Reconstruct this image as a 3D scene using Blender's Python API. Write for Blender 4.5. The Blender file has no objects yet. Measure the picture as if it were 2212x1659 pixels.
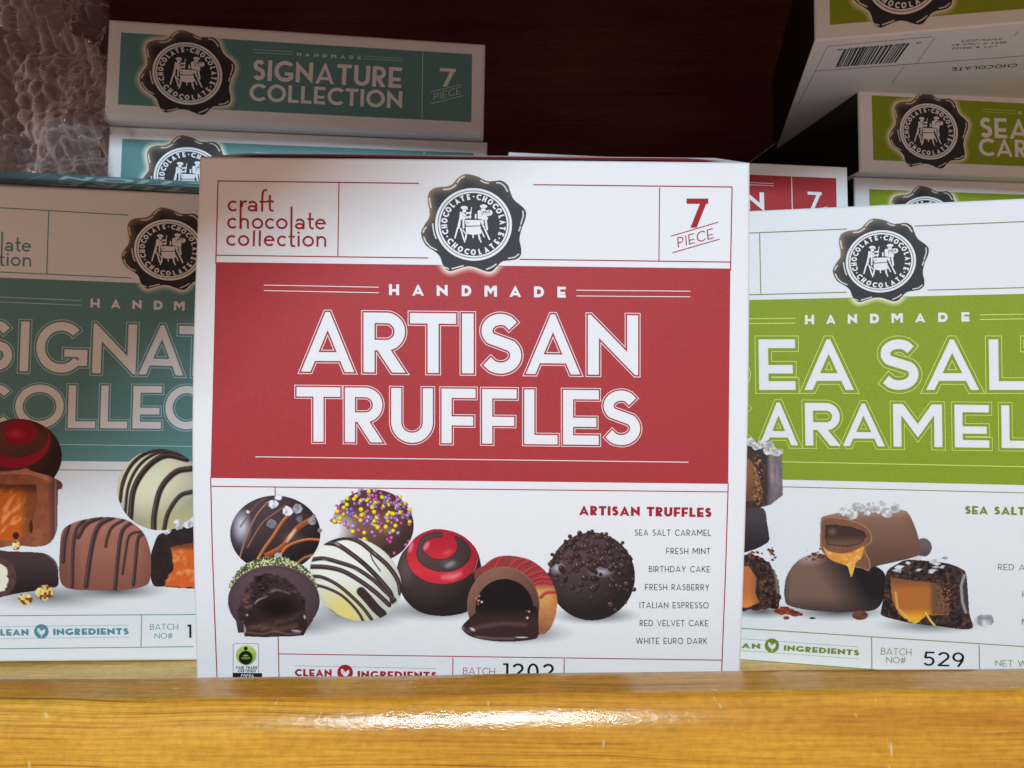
import bpy, math, random
import numpy as np
from mathutils import Matrix, Vector

random.seed(7)
RNG = np.random.default_rng(11)
sc = bpy.context.scene
COL = sc.collection
MM = 0.001

# ------------------------------------------------------------------ camera
# measured picture units: 2212 x 1659; focal length 1703 of them, optical axis level
FOC, CX, CY = 1703.0, 1106.0, 829.5
cam_data = bpy.data.cameras.new("camera")
cam = bpy.data.objects.new("camera", cam_data)
COL.objects.link(cam)
cam.location = (0, 0, 0)
cam.rotation_euler = (math.radians(90), 0, 0)
cam_data.sensor_width = 36.0
cam_data.lens = 36.0 * FOC / 2212.0
cam_data.clip_start = 0.01
cam_data.clip_end = 20.0
cam_data.dof.use_dof = True
cam_data.dof.focus_distance = 0.24
cam_data.dof.aperture_fstop = 64.0
sc.camera = cam

# ------------------------------------------------------------------ world and lamps
world = bpy.data.worlds.new("World")
sc.world = world
world.use_nodes = True
bg = world.node_tree.nodes["Background"]
wt = world.node_tree
tc_ = wt.nodes.new("ShaderNodeTexCoord")
vor = wt.nodes.new("ShaderNodeTexVoronoi"); vor.inputs["Scale"].default_value = 5.0
wt.links.new(tc_.outputs["Generated"], vor.inputs["Vector"])
lt = wt.nodes.new("ShaderNodeMath"); lt.operation = "LESS_THAN"; lt.inputs[1].default_value = 0.11
wt.links.new(vor.outputs["Distance"], lt.inputs[0])
sep = wt.nodes.new("ShaderNodeSeparateXYZ"); wt.links.new(tc_.outputs["Generated"], sep.inputs[0])
up = wt.nodes.new("ShaderNodeMath"); up.operation = "GREATER_THAN"; up.inputs[1].default_value = 0.12
wt.links.new(sep.outputs["Z"], up.inputs[0])
on = wt.nodes.new("ShaderNodeMath"); on.operation = "MULTIPLY"
wt.links.new(lt.outputs[0], on.inputs[0]); wt.links.new(up.outputs[0], on.inputs[1])
mixw = wt.nodes.new("ShaderNodeMixRGB")                  # warm shop interior with small bright spots added for glints
mixw.inputs[1].default_value = (1.0, 0.67, 0.53, 1); mixw.inputs[2].default_value = (13.0, 11.0, 10.0, 1)
wt.links.new(on.outputs[0], mixw.inputs[0]); wt.links.new(mixw.outputs[0], bg.inputs[0])
bg.inputs[1].default_value = 0.56

def area_lamp(name, loc, target, sx, sy, power, color):
    l = bpy.data.lights.new(name, "AREA")
    l.shape = "RECTANGLE"; l.size = sx; l.size_y = sy
    l.energy = power; l.color = color
    o = bpy.data.objects.new(name, l); COL.objects.link(o)
    o.location = loc
    d = Vector(target) - Vector(loc)
    o.rotation_euler = d.to_track_quat("-Z", "Y").to_euler()
    return o

# fluorescent tube over the aisle: lights the front row under the added apron, shines in the wood varnish
KEY_T = Vector((0.0, 0.24, -0.02))
area_lamp("ceiling_tube_lamp", (-0.10, -1.55, 0.62), KEY_T, 0.62, 0.05, 32.0, (0.61, 0.83, 1.0))

# two small spots added and aimed at the bubble wrap alone for glints
for k, (loc, pw) in enumerate((((-0.92, -0.20, 0.12), 11.0), ((-0.80, -0.30, -0.06), 6.0))):
    l = bpy.data.lights.new("wrap_glint_spot", "SPOT"); l.energy = pw; l.shadow_soft_size = 0.04; l.color = (1.0, 0.90, 0.84)
    l.spot_size = math.radians(13); l.spot_blend = 0.6
    o = bpy.data.objects.new("wrap_glint_spot", l); COL.objects.link(o); o.location = loc
    o.rotation_euler = (Vector((-0.245, 0.33, 0.12)) - Vector(loc)).to_track_quat("-Z", "Y").to_euler()

vs = sc.view_settings
vs.view_transform = "Standard"; vs.look = "None"
vs.exposure = 0.0; vs.gamma = 1.0; vs.use_curve_mapping = False
sc.cycles.transparent_max_bounces = 32
sc.cycles.max_bounces = 8

# ------------------------------------------------------------------ materials
def lin(c):
    c = np.asarray(c, float) / 255.0
    return np.where(c <= 0.04045, c / 12.92, ((c + 0.055) / 1.055) ** 2.4)

def new_mat(name):
    m = bpy.data.materials.new(name); m.use_nodes = True
    nt = m.node_tree
    b = nt.nodes["Principled BSDF"]
    return m, nt, b

def noise(nt, scale, detail=3.0, rough=0.6, vec=None):
    n = nt.nodes.new("ShaderNodeTexNoise")
    n.inputs["Scale"].default_value = scale
    n.inputs["Detail"].default_value = detail
    n.inputs["Roughness"].default_value = rough
    if vec is None:
        tc = nt.nodes.new("ShaderNodeTexCoord"); vec = tc.outputs["Object"]
    nt.links.new(vec, n.inputs["Vector"])
    return n

def ramp(nt, src, stops):
    r = nt.nodes.new("ShaderNodeValToRGB")
    e = r.color_ramp.elements
    while len(e) < len(stops): e.new(0.5)
    for k, (p, c) in enumerate(stops):
        e[k].position = p; e[k].color = (c[0], c[1], c[2], 1)
    nt.links.new(src, r.inputs["Fac"])
    return r

def coated(name, color, rough=0.5, mottle=0.06, scale=900.0, bump=0.02, spec=0.12):
    """printed coated board: fine ink mottle and a faint paper tooth"""
    m, nt, b = new_mat(name)
    c = np.asarray(color, float)
    n = noise(nt, scale, 4, 0.7)
    r = ramp(nt, n.outputs["Fac"], [(0.3, c * (1 - mottle)), (0.7, np.minimum(c * (1 + mottle), 1))])
    nt.links.new(r.outputs["Color"], b.inputs["Base Color"])
    b.inputs["Roughness"].default_value = rough
    b.inputs["Specular IOR Level"].default_value = spec
    n2 = noise(nt, 260, 5, 0.6)
    bp = nt.nodes.new("ShaderNodeBump"); bp.inputs["Strength"].default_value = bump
    bp.inputs["Distance"].default_value = 0.001
    nt.links.new(n2.outputs["Fac"], bp.inputs["Height"])
    nt.links.new(bp.outputs["Normal"], b.inputs["Normal"])
    return m

def picture_ink(name):
    """printed photograph: the ink colours are stored per vertex in the print itself"""
    m, nt, b = new_mat(name)
    a = nt.nodes.new("ShaderNodeVertexColor"); a.layer_name = "ink"
    nt.links.new(a.outputs["Color"], b.inputs["Base Color"])
    b.inputs["Roughness"].default_value = 0.5
    b.inputs["Specular IOR Level"].default_value = 0.12
    return m

PAPER = 0.80
M = {}
M["paper"] = coated("white_coated_board", (PAPER, PAPER, PAPER * 1.0), mottle=0.012, scale=300)
M["red"] = coated("red_ink", (0.41, 0.042, 0.046), mottle=0.10, scale=1500)
M["dark_red"] = coated("dark_red_ink", (0.36, 0.018, 0.024), mottle=0.05)
M["teal"] = coated("teal_ink", (0.125, 0.275, 0.272), mottle=0.10, scale=1500)
M["teal_line"] = coated("teal_line_ink", (0.10, 0.27, 0.29), mottle=0.05)
M["teal_pale"] = coated("pale_teal_ink", (0.50, 0.70, 0.70), mottle=0.03)
M["green"] = coated("green_ink", (0.255, 0.335, 0.022), mottle=0.12, scale=1500)
M["green_line"] = coated("green_line_ink", (0.17, 0.26, 0.03), mottle=0.05)
M["green_pale"] = coated("pale_green_ink", (0.66, 0.82, 0.22), mottle=0.03)
M["white_ink"] = coated("unprinted_white", (PAPER, PAPER, PAPER), mottle=0.01, scale=300)
M["charcoal"] = coated("charcoal_ink", (0.035, 0.034, 0.036), mottle=0.05)
M["black"] = coated("black_ink", (0.012, 0.011, 0.011), mottle=0.05)
M["grey_ink"] = coated("grey_ink", (0.30, 0.31, 0.33), mottle=0.03)
M["photo"] = picture_ink("printed_photo_ink")
M["black_board"] = coated("black_board", (0.006, 0.006, 0.008), rough=0.35, mottle=0.2, scale=60, spec=0.3)

def wood(name, dark, mid, light, gloss, coat=0.6, bump=0.25, line=0.62, spec=0.3, flecks=False):
    """sawn board: broad colour drift, fine dark growth lines along x, short fibres, dimpled varnish"""
    m, nt, b = new_mat(name)
    tc = nt.nodes.new("ShaderNodeTexCoord")
    def mapped(s):
        k = nt.nodes.new("ShaderNodeMapping"); k.inputs["Scale"].default_value = s
        nt.links.new(tc.outputs["Object"], k.inputs["Vector"]); return k.outputs["Vector"]
    def mult(a_, b_):
        k = nt.nodes.new("ShaderNodeMixRGB"); k.blend_type = "MULTIPLY"; k.inputs[0].default_value = 1.0
        nt.links.new(a_, k.inputs[1]); nt.links.new(b_, k.inputs[2]); return k.outputs[0]
    n1 = noise(nt, 1.0, 3, 0.55, mapped((5, 70, 70)))
    col = ramp(nt, n1.outputs["Fac"], [(0.28, dark), (0.46, mid), (0.72, light)]).outputs["Color"]
    # growth lines: bands bent slowly along the board
    bend = noise(nt, 1.0, 2, 0.5, mapped((9, 22, 22)))
    va = nt.nodes.new("ShaderNodeVectorMath"); va.operation = "MULTIPLY_ADD"
    nt.links.new(bend.outputs["Color"], va.inputs[0]); va.inputs[1].default_value = (0, .010, .010); nt.links.new(tc.outputs["Object"], va.inputs[2])
    for sc_, lo, w in ((96.0, line, .11), (230.0, .3 + line * .7, .14)):
        wv = nt.nodes.new("ShaderNodeTexWave"); wv.wave_type = "BANDS"; wv.bands_direction = "Z"
        wv.inputs["Scale"].default_value = sc_; wv.inputs["Distortion"].default_value = 1.2
        wv.inputs["Detail"].default_value = 2.0; wv.inputs["Detail Scale"].default_value = 0.25
        sk = nt.nodes.new("ShaderNodeVectorMath"); sk.operation = "DOT_PRODUCT"; sk.inputs[1].default_value = (0.012, 0.45, 1.0)
        nt.links.new(va.outputs[0], sk.inputs[0])
        cb = nt.nodes.new("ShaderNodeCombineXYZ"); nt.links.new(sk.outputs["Value"], cb.inputs[2])
        nt.links.new(cb.outputs[0], wv.inputs["Vector"])
        lo3 = (lo, lo * .90, lo * .66)
        fade = noise(nt, 1.0, 2, 0.5, mapped((14, 90, 90)))          # the lines come and go
        wk = nt.nodes.new("ShaderNodeMath"); wk.operation = "ADD"
        fr_ = ramp(nt, fade.outputs["Fac"], [(0.35, (0, 0, 0)), (0.62, (.16, .16, .16))])
        nt.links.new(wv.outputs["Fac"], wk.inputs[0]); nt.links.new(fr_.outputs["Color"], wk.inputs[1])
        col = mult(col, ramp(nt, wk.outputs[0], [(0.0, lo3), (w, (1, 1, 1)), (1.0, (1.03, 1.03, 1.03))]).outputs["Color"])
    n2 = noise(nt, 1.0, 4, 0.6, mapped((60, 1500, 1500)))
    col = mult(col, ramp(nt, n2.outputs["Fac"], [(0.36, (.84, .80, .70)), (0.58, (1.04, 1.04, 1.04))]).outputs["Color"])
    n3 = noise(nt, 1.0, 3, 0.6, mapped((380, 420, 420)))
    col = mult(col, ramp(nt, n3.outputs["Fac"], [(0.30, (.86, .84, .78)), (0.62, (1.05, 1.05, 1.06))]).outputs["Color"])
    if flecks:                                   # pale nicks and scratches in the varnish
        rot = nt.nodes.new("ShaderNodeMapping"); rot.inputs["Rotation"].default_value = (0.3, 0.9, 0.2); rot.inputs["Scale"].default_value = (420, 420, 90)
        nt.links.new(tc.outputs["Object"], rot.inputs["Vector"])
        n5 = noise(nt, 1.0, 1, 0.4, rot.outputs["Vector"])
        f5 = ramp(nt, n5.outputs["Fac"], [(0.745, (0, 0, 0)), (0.79, (.55, .55, .55))])
        mf = nt.nodes.new("ShaderNodeMixRGB"); nt.links.new(f5.outputs["Color"], mf.inputs[0]); nt.links.new(col, mf.inputs[1]); mf.inputs[2].default_value = (0.80, 0.66, 0.36, 1)
        col = mf.outputs[0]
    nt.links.new(col, b.inputs["Base Color"])
    b.inputs["Roughness"].default_value = gloss
    b.inputs["Specular IOR Level"].default_value = spec
    b.inputs["Coat Weight"].default_value = coat
    b.inputs["Coat Roughness"].default_value = 0.11
    n4 = noise(nt, 1.0, 5, 0.65, mapped((300, 640, 640)))
    bp = nt.nodes.new("ShaderNodeBump"); bp.inputs["Strength"].default_value = bump
    bp.inputs["Distance"].default_value = 0.0005
    nt.links.new(n4.outputs["Fac"], bp.inputs["Height"])
    nt.links.new(bp.outputs["Normal"], b.inputs["Normal"])
    nt.links.new(bp.outputs["Normal"], b.inputs["Coat Normal"])
    return m

M["pine"] = wood("varnished_pine", (0.49, 0.205, 0.014), (0.62, 0.31, 0.026), (0.71, 0.41, 0.055), 0.5, coat=0.85, bump=0.24, spec=0.12, line=.62, flecks=True)
M["pine_shelf"] = wood("lightened_pine", (0.72, 0.44, 0.11), (0.80, 0.53, 0.16), (0.84, 0.60, 0.22), 0.5, coat=0.15, bump=0.15, line=.8)  # pine colour lightened to offset the weak light on the shelf
M["mahogany"] = wood("dark_mahogany", (0.062, 0.017, 0.014), (0.090, 0.024, 0.019), (0.118, 0.032, 0.025), 0.6, coat=0.0, bump=0.1, line=.75, spec=0.08)

# ------------------------------------------------------------------ scene helpers
def tag(o, label=None, cat=None, group=None, kind=None):
    if label: o["label"] = label
    if cat: o["category"] = cat
    if group: o["group"] = group
    if kind: o["kind"] = kind
    return o

def thing(name, label, cat, loc, R=None, group=None):
    o = bpy.data.objects.new(name, None); COL.objects.link(o)
    m = Matrix.Identity(4)
    if R is not None:
        for i in range(3):
            for j in range(3): m[i][j] = R[i][j]
    m.translation = loc
    o.matrix_world = m
    o.empty_display_size = 0.01
    return tag(o, label, cat, group)

def mesh_obj(name, verts, faces, mat, parent=None, smooth=False, cols=None, world_space=True):
    me = bpy.data.meshes.new(name)
    v = np.asarray(verts, float)
    if parent is not None and world_space:
        p = parent
        mw = p.matrix_world.copy() if p.parent is None else p.parent.matrix_world @ p.matrix_basis
        inv = np.array(mw.inverted())
        v = v @ inv[:3, :3].T + inv[:3, 3]
    me.from_pydata([tuple(a) for a in v], [], [tuple(int(k) for k in f) for f in faces])
    if cols is not None:
        at = me.color_attributes.new("ink", "FLOAT_COLOR", "POINT")
        c = np.ones((len(v), 4), np.float32); c[:, :3] = cols
        at.data.foreach_set("color", c.ravel())
    if smooth:
        me.polygons.foreach_set("use_smooth", [True] * len(me.polygons))
    me.materials.append(mat)
    me.update()
    o = bpy.data.objects.new(name, me); COL.objects.link(o)
    if parent is not None: o.parent = parent
    return o

def rotm(yaw, pitch=0.0, roll=0.0):
    e = Matrix.Rotation(math.radians(yaw), 3, "Z") @ Matrix.Rotation(math.radians(pitch), 3, "X") @ Matrix.Rotation(math.radians(roll), 3, "Y")
    return np.array(e)

class Face:
    """a printed panel: its frame is x to the right, y into the carton, z up the panel (mm).
    at(px, py) turns a measured picture position into the point of this panel that shows there."""
    def __init__(s, R, t, bulge=None, ysign=1.0):
        s.R = np.asarray(R, float); s.t = np.asarray(t, float); s.bulge = bulge
        s.out = -s.R[:, 1] * ysign
        s.o = s.R.T @ (-s.t)
    def local(s, px, py):
        px = np.asarray(px, float); py = np.asarray(py, float)
        d = np.stack([(px - CX) / FOC, np.ones_like(px), (CY - py) / FOC], -1) @ s.R
        k = -s.o[1] / d[..., 1]
        x = s.o[0] + k * d[..., 0]; z = s.o[2] + k * d[..., 2]
        if s.bulge:
            for _ in range(5):
                k = (-s.bulge(x, z) - s.o[1]) / d[..., 1]
                x = s.o[0] + k * d[..., 0]; z = s.o[2] + k * d[..., 2]
        return x, z
    def world(s, x, z, layer):
        b = s.bulge(x, z) if s.bulge else np.zeros_like(x)
        P = np.stack([x, -b, z], -1) @ s.R.T + s.t
        return (P + s.out * (0.055 * layer)) * MM
    def at(s, px, py, layer=0):
        x, z = s.local(px, py)
        return s.world(x, z, layer)

# ------------------------------------------------------------------ flat shapes from distance fields
def iso(F, x0, y0, h):
    """polygons of the region F < 0 on a grid (merged runs inside, clipped cells at the edge)"""
    ins = F < 0
    c = ins[:-1, :-1].astype(int) + ins[:-1, 1:] + ins[1:, :-1] + ins[1:, 1:]
    V, P = [], []
    def add(pts):
        n = len(V); V.extend(pts); P.append(tuple(range(n, n + len(pts))))
    full = c == 4
    for j in np.nonzero(full.any(1))[0]:
        row = np.concatenate([[0], full[j].astype(int), [0]])
        d = np.diff(row)
        for a, b in zip(np.nonzero(d == 1)[0], np.nonzero(d == -1)[0]):
            add([(x0 + a * h, y0 + j * h), (x0 + b * h, y0 + j * h), (x0 + b * h, y0 + (j + 1) * h), (x0 + a * h, y0 + (j + 1) * h)])
    for j, i in np.argwhere((c > 0) & (c < 4)):
        q = [(i, j), (i + 1, j), (i + 1, j + 1), (i, j + 1)]
        out = []
        for k in range(4):
            (xa, ya), (xb, yb) = q[k], q[(k + 1) % 4]
            fa, fb = F[ya, xa], F[yb, xb]
            if fa < 0: out.append((x0 + xa * h, y0 + ya * h))
            if (fa < 0) != (fb < 0):
                t = fa / (fa - fb)
                out.append((x0 + (xa + (xb - xa) * t) * h, y0 + (ya + (yb - ya) * t) * h))
        if len(out) >= 3: add(out)
    return np.array(V, float).reshape(-1, 2), P

def box(X, Y, x0, x1, y0, y1):
    return np.maximum.reduce([x0 - X, X - x1, y0 - Y, Y - y1])

def seg(X, Y, p, q, hw, ext=0.0):
    dx, dy = q[0] - p[0], q[1] - p[1]; L = math.hypot(dx, dy); dx /= L; dy /= L
    a = (X - p[0]) * dx + (Y - p[1]) * dy; b = (X - p[0]) * -dy + (Y - p[1]) * dx
    return np.maximum(np.abs(b) - hw, np.abs(a - L / 2) - L / 2 - ext)

def capsule(X, Y, p, q, hw):
    dx, dy = q[0] - p[0], q[1] - p[1]; L2 = dx * dx + dy * dy + 1e-12
    t = np.clip(((X - p[0]) * dx + (Y - p[1]) * dy) / L2, 0, 1)
    return np.hypot(X - p[0] - t * dx, Y - p[1] - t * dy) - hw

def path(X, Y, pts, hw, butt=True):
    f = None
    n = len(pts) - 1
    for k in range(n):
        g = seg(X, Y, pts[k], pts[k + 1], hw) if butt and (k == 0 or k == n - 1) else capsule(X, Y, pts[k], pts[k + 1], hw)
        f = g if f is None else np.minimum(f, g)
    return f

def arc(cx, cy, rx, ry, a0, a1, n=14):
    return [(cx + rx * math.cos(math.radians(a0 + (a1 - a0) * k / n)), cy + ry * math.sin(math.radians(a0 + (a1 - a0) * k / n))) for k in range(n + 1)]

def ell(X, Y, cx, cy, rx, ry):
    u = (X - cx) / rx; v = (Y - cy) / ry
    k = np.sqrt(u * u + v * v) + 1e-9
    g = np.sqrt((u / rx) ** 2 + (v / ry) ** 2) + 1e-9
    return (k - 1) * k / g

def ring(X, Y, cx, cy, rx, ry, w):
    return np.maximum(ell(X, Y, cx, cy, rx, ry), -ell(X, Y, cx, cy, rx - w, ry - w))

def wedge(X, Y, cx, cy, a_lo, a_hi):
    u, v = X - cx, Y - cy
    ah, al = math.radians(a_hi), math.radians(a_lo)
    return np.maximum(-u * math.sin(ah) + v * math.cos(ah), u * math.sin(al) - v * math.cos(al))

def poly(X, Y, pts):
    """signed distance to a closed polygon"""
    d = np.full(X.shape, 1e9); s = np.zeros(X.shape, bool)
    n = len(pts)
    for k in range(n):
        (xa, ya), (xb, yb) = pts[k], pts[(k + 1) % n]
        d = np.minimum(d, capsule(X, Y, (xa, ya), (xb, yb), 0))
        if ya != yb:
            s ^= ((ya > Y) != (yb > Y)) & (X < (xb - xa) * (Y - ya) / (yb - ya) + xa)
    return np.where(s, -d, d)

def smooth_closed(pts, n=5):
    out = []; m = len(pts)
    for k in range(m):
        p0, p1, p2, p3 = (np.array(pts[(k + j - 1) % m], float) for j in range(4))
        for i in range(n):
            t = i / n
            out.append(tuple(0.5 * (2 * p1 + (p2 - p0) * t + (2 * p0 - 5 * p1 + 4 * p2 - p3) * t * t + (3 * p1 - p0 - 3 * p2 + p3) * t ** 3)))
    return out

def smooth_open(pts, n=6):
    P = [np.array(p, float) for p in pts]; P = [2 * P[0] - P[1]] + P + [2 * P[-1] - P[-2]]
    out = []
    for k in range(1, len(P) - 2):
        p0, p1, p2, p3 = P[k - 1:k + 3]
        for i in range(n):
            t = i / n
            out.append(tuple(0.5 * (2 * p1 + (p2 - p0) * t + (2 * p0 - 5 * p1 + 4 * p2 - p3) * t * t + (3 * p1 - p0 - 3 * p2 + p3) * t ** 3)))
    out.append(tuple(P[-2]))
    return out

# ------------------------------------------------------------------ lettering: capitals of a geometric sans drawn from strokes
WID = dict(A=.88, B=.62, C=.82, D=.80, E=.60, F=.58, G=.88, H=.76, I=0, K=.68, L=.56, M=.98, N=.80, O=.98, P=.58, R=.64, S=.58,
           T=.68, U=.74, V=.80, W=1.25, Y=.72, Q=.98, J=.4, X=.7, Z=.65)
for ch in "0123456789": WID[ch] = .62
WID.update({"1": .30, "#": .7, ".": 0, "-": .3, "/": .4})
LOW = dict(c=.86, r=.50, a=.84, f=.50, t=.46, h=.80, o=1.0, l=0, e=.98, i=0, n=.80)

def bowl(X, Y, xl, xr, y0, y1, w, rx=None):
    ry = (y1 - y0) / 2; yc = (y0 + y1) / 2
    rx = min(ry, xr - xl) if rx is None else rx
    cx = xr - rx
    def half(rx, ry):
        return np.where(X < cx, np.abs(Y - yc) - ry, ell(X, Y, cx, yc, rx, ry))
    return np.maximum.reduce([half(rx, ry), -half(rx - w, ry - w), xl - X])

def slant_strip(X, Y, W, t, hw):
    """strip from the top left corner to the bottom right corner of a W x 1 box"""
    lo, hi = 0.05, 1.5
    for _ in range(50):
        th = (lo + hi) / 2
        if math.sin(th) * (t - W / 2) + math.cos(th) * .5 > hw: lo = th
        else: hi = th
    n = (math.sin(th), math.cos(th))
    return (X - W / 2) * n[0] + (Y - .5) * n[1], hw

def glyph(ch, X, Y, W, w):
    hw = w / 2
    if ch == "I": return box(X, Y, 0, W, 0, 1)
    if ch == "L": return np.minimum(box(X, Y, 0, w, 0, 1), box(X, Y, 0, W, 0, w * .92))
    if ch in "EF":
        f = np.minimum(box(X, Y, 0, w, 0, 1), box(X, Y, 0, W, 1 - w * .92, 1))
        f = np.minimum(f, box(X, Y, 0, W * .93, .41 - hw * .9, .41 + hw * .9))
        return np.minimum(f, box(X, Y, 0, W, 0, w * .92)) if ch == "E" else f
    if ch == "T": return np.minimum(box(X, Y, 0, W, 1 - w * .95, 1), box(X, Y, W / 2 - hw, W / 2 + hw, 0, 1))
    if ch == "H": return np.minimum.reduce([box(X, Y, 0, w, 0, 1), box(X, Y, W - w, W, 0, 1), box(X, Y, 0, W, .44 - hw * .9, .44 + hw * .9)])
    if ch in "AV":
        Yy = Y if ch == "A" else 1 - Y
        t = .05 + w * .12; wd = w * .80
        sx = (W - t) / 2; L = math.hypot(1, sx)
        dl = (Yy * sx - X) / L; dr = (Yy * sx - (W - X)) / L
        outer = np.maximum.reduce([dl, dr, -Yy, Yy - 1])
        inner = np.maximum(dl + wd, dr + wd)
        f = np.maximum(outer, -inner)
        if ch == "A": f = np.minimum(f, np.maximum.reduce([np.abs(Yy - .255) - hw * .8, dl, dr]))
        return f
    if ch == "N":
        s, h = slant_strip(X, Y, W, w * .28, hw * .95)
        f = np.maximum(np.abs(s) - h, box(X, Y, 0, W, 0, 1))
        f = np.minimum(f, np.maximum(box(X, Y, 0, w, 0, 1), s - h))
        return np.minimum(f, np.maximum(box(X, Y, W - w, W, 0, 1), -s - h))
    if ch == "M":
        low = .22
        f = np.minimum(box(X, Y, 0, w, 0, 1), box(X, Y, W - w, W, 0, 1))
        sx = (W / 2) / (1 - low + .0)
        L = math.hypot(1, sx)
        U = np.abs(X - W / 2)
        d = ((Y - low) * sx - U) / L        # 0 on the V's lower outside line, positive above it
        V = np.maximum.reduce([-d, d - w, box(X, Y, 0, W, 0, 1)])
        cut = -d
        return np.minimum(np.maximum(f, d - w), V)
    if ch in "DPBR":
        f = box(X, Y, 0, w, 0, 1)
        if ch == "D": return np.minimum(f, bowl(X, Y, 0, W, 0, 1, w, min(.5, W * .72)))
        if ch == "P": return np.minimum(f, bowl(X, Y, 0, W, .40, 1, w * .95))
        if ch == "B": return np.minimum.reduce([f, bowl(X, Y, 0, W * .92, .50, 1, w * .9), bowl(X, Y, 0, W, 0, .50 + w * .9, w * .9)])
        f = np.minimum(f, bowl(X, Y, 0, W * .97, .37, 1, w * .95))
        leg = np.maximum(seg(X, Y, (W * .40, .46), (W - hw * 1.15, -.03), hw * 1.02, .3), np.maximum(Y - .45, -Y))
        return np.minimum(f, leg)
    if ch == "U":
        r = W / 2
        f = np.where(Y > r, np.abs(np.abs(X - r) - (r - hw)) - hw, ring(X, Y, r, r, r, r, w))
        return np.maximum(f, Y - 1)
    if ch in "OQ0": return ring(X, Y, W / 2, .5, W / 2, .51, w)
    if ch == "C": return np.maximum(ring(X, Y, .5, .5, .5, .51, w), -wedge(X, Y, .45, .5, -41, 41))
    if ch == "G":
        f = np.maximum(ring(X, Y, .5, .5, .5, .51, w), -wedge(X, Y, .45, .5, -33, 41))
        f = np.minimum(f, box(X, Y, W * .55, W, .46 - w * .85, .46))
        return np.minimum(f, box(X, Y, W - w, W, .14, .46))
    if ch == "S":
        ru, rl = (1 - w) * .235, (1 - w) * .265
        pts = arc(W * .5, 1 - hw - ru, W * .46 - hw, ru, 25, 222, 14) + arc(W * .5, hw + rl, W * .5 - hw, rl, 46, -152, 14)
        pts = [pts[0]] + pts[2:-2] + [pts[-1]]
        return path(X, Y, pts, hw)
    if ch == "K":
        f = box(X, Y, 0, w, 0, 1); band = np.maximum(-Y, Y - 1)
        a = np.maximum(seg(X, Y, (w * .6, .38), (W - hw, 1), hw * .95, .3), np.maximum(band, w * .5 - X))
        b = np.maximum(seg(X, Y, (W * .36, .58), (W - hw, 0), hw * .95, .3), np.maximum(band, Y - .66))
        return np.minimum.reduce([f, a, b])
    if ch == "Y":
        band = Y - 1
        f = box(X, Y, W / 2 - hw, W / 2 + hw, 0, .48)
        for sgn in (-1, 1):
            f = np.minimum(f, np.maximum(seg(X, Y, (W / 2, .40), (W / 2 + sgn * (W / 2 - hw), 1.02), hw, .1), np.maximum(band, -sgn * (X - W / 2) - hw)))
        return f
    if ch == "W":
        band = np.maximum(-Y, Y - 1); q = W / 4
        f = None
        for a, b in (((hw, 1), (q, 0)), ((q, 0), (2 * q, 1)), ((2 * q, 1), (3 * q, 0)), ((3 * q, 0), (W - hw, 1))):
            g = np.maximum(seg(X, Y, a, b, hw, .1), band)
            f = g if f is None else np.minimum(f, g)
        return f
    if ch == "X":
        band = np.maximum(-Y, Y - 1)
        return np.maximum(np.minimum(seg(X, Y, (hw, 0), (W - hw, 1), hw, .2), seg(X, Y, (hw, 1), (W - hw, 0), hw, .2)), band)
    if ch == "7":
        d = np.maximum(seg(X, Y, (W - w * .55, 1), (W * .32, 0), hw, .3), np.maximum(-Y, Y - 1))
        return np.minimum(box(X, Y, 0, W, 1 - w * .9, 1), np.maximum(d, X - W))
    if ch == "1": return np.minimum(box(X, Y, W - w, W, 0, 1), box(X, Y, 0, W, 1 - w * .9, 1))
    if ch == "2":
        top = arc(W / 2, 1 - W / 2, W / 2 - hw, W / 2 - hw, 165, -38, 14)
        f = path(X, Y, top + [(hw * 1.3, hw * 1.2)], hw)
        return np.minimum(f, box(X, Y, 0, W, 0, w * .95))
    if ch == "3":
        return np.minimum(path(X, Y, arc(W / 2, .73, W / 2 - hw * 1.1, .27 - hw, 150, -90, 14), hw), path(X, Y, arc(W / 2, .28, W / 2 - hw, .28 - hw, 90, -150, 14), hw))
    if ch == "5":
        f = np.minimum(box(X, Y, W * .22, W * .95, 1 - w * .95, 1), seg(X, Y, (W * .28, 1), (W * .17, .52), hw * .95))
        return np.minimum(f, path(X, Y, arc(W * .48, .33, W * .5 - hw, .33 - hw, 128, -150, 18), hw))
    if ch in "69":
        Xx, Yy = (X, Y) if ch == "9" else (W - X, 1 - Y)
        f = ring(Xx, Yy, W / 2, .67, W / 2, .335, w)
        return np.minimum(f, path(Xx, Yy, [(W - hw, .64), (W * .86, .42), (W * .68, .2), (W * .5, 0)], hw))
    if ch == "8": return np.minimum(ring(X, Y, W / 2, .74, W * .44, .27, w), ring(X, Y, W / 2, .27, W / 2, .28, w))
    if ch == "4": return np.minimum.reduce([box(X, Y, W * .65, W * .65 + w, 0, 1), box(X, Y, 0, W, .22, .22 + w * .9), seg(X, Y, (hw, .25), (W * .7, 1), hw)])
    if ch == "#":
        f = np.minimum(box(X, Y, 0, W, .30, .30 + w), box(X, Y, 0, W, .62, .62 + w))
        return np.minimum.reduce([f, seg(X, Y, (W * .2, 0), (W * .38, 1), hw), seg(X, Y, (W * .6, 0), (W * .78, 1), hw)])
    if ch == "/": return seg(X, Y, (0, 0), (W, 1), hw)
    if ch == ".": return np.hypot(X - W / 2, Y - w * .6) - w * .6
    # lower case: 1 = x-height
    if ch == "o": return ring(X, Y, W / 2, .5, W / 2, .5, w)
    if ch == "c": return np.maximum(ring(X, Y, .5, .5, .5, .5, w), -wedge(X, Y, .46, .5, -42, 42))
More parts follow.
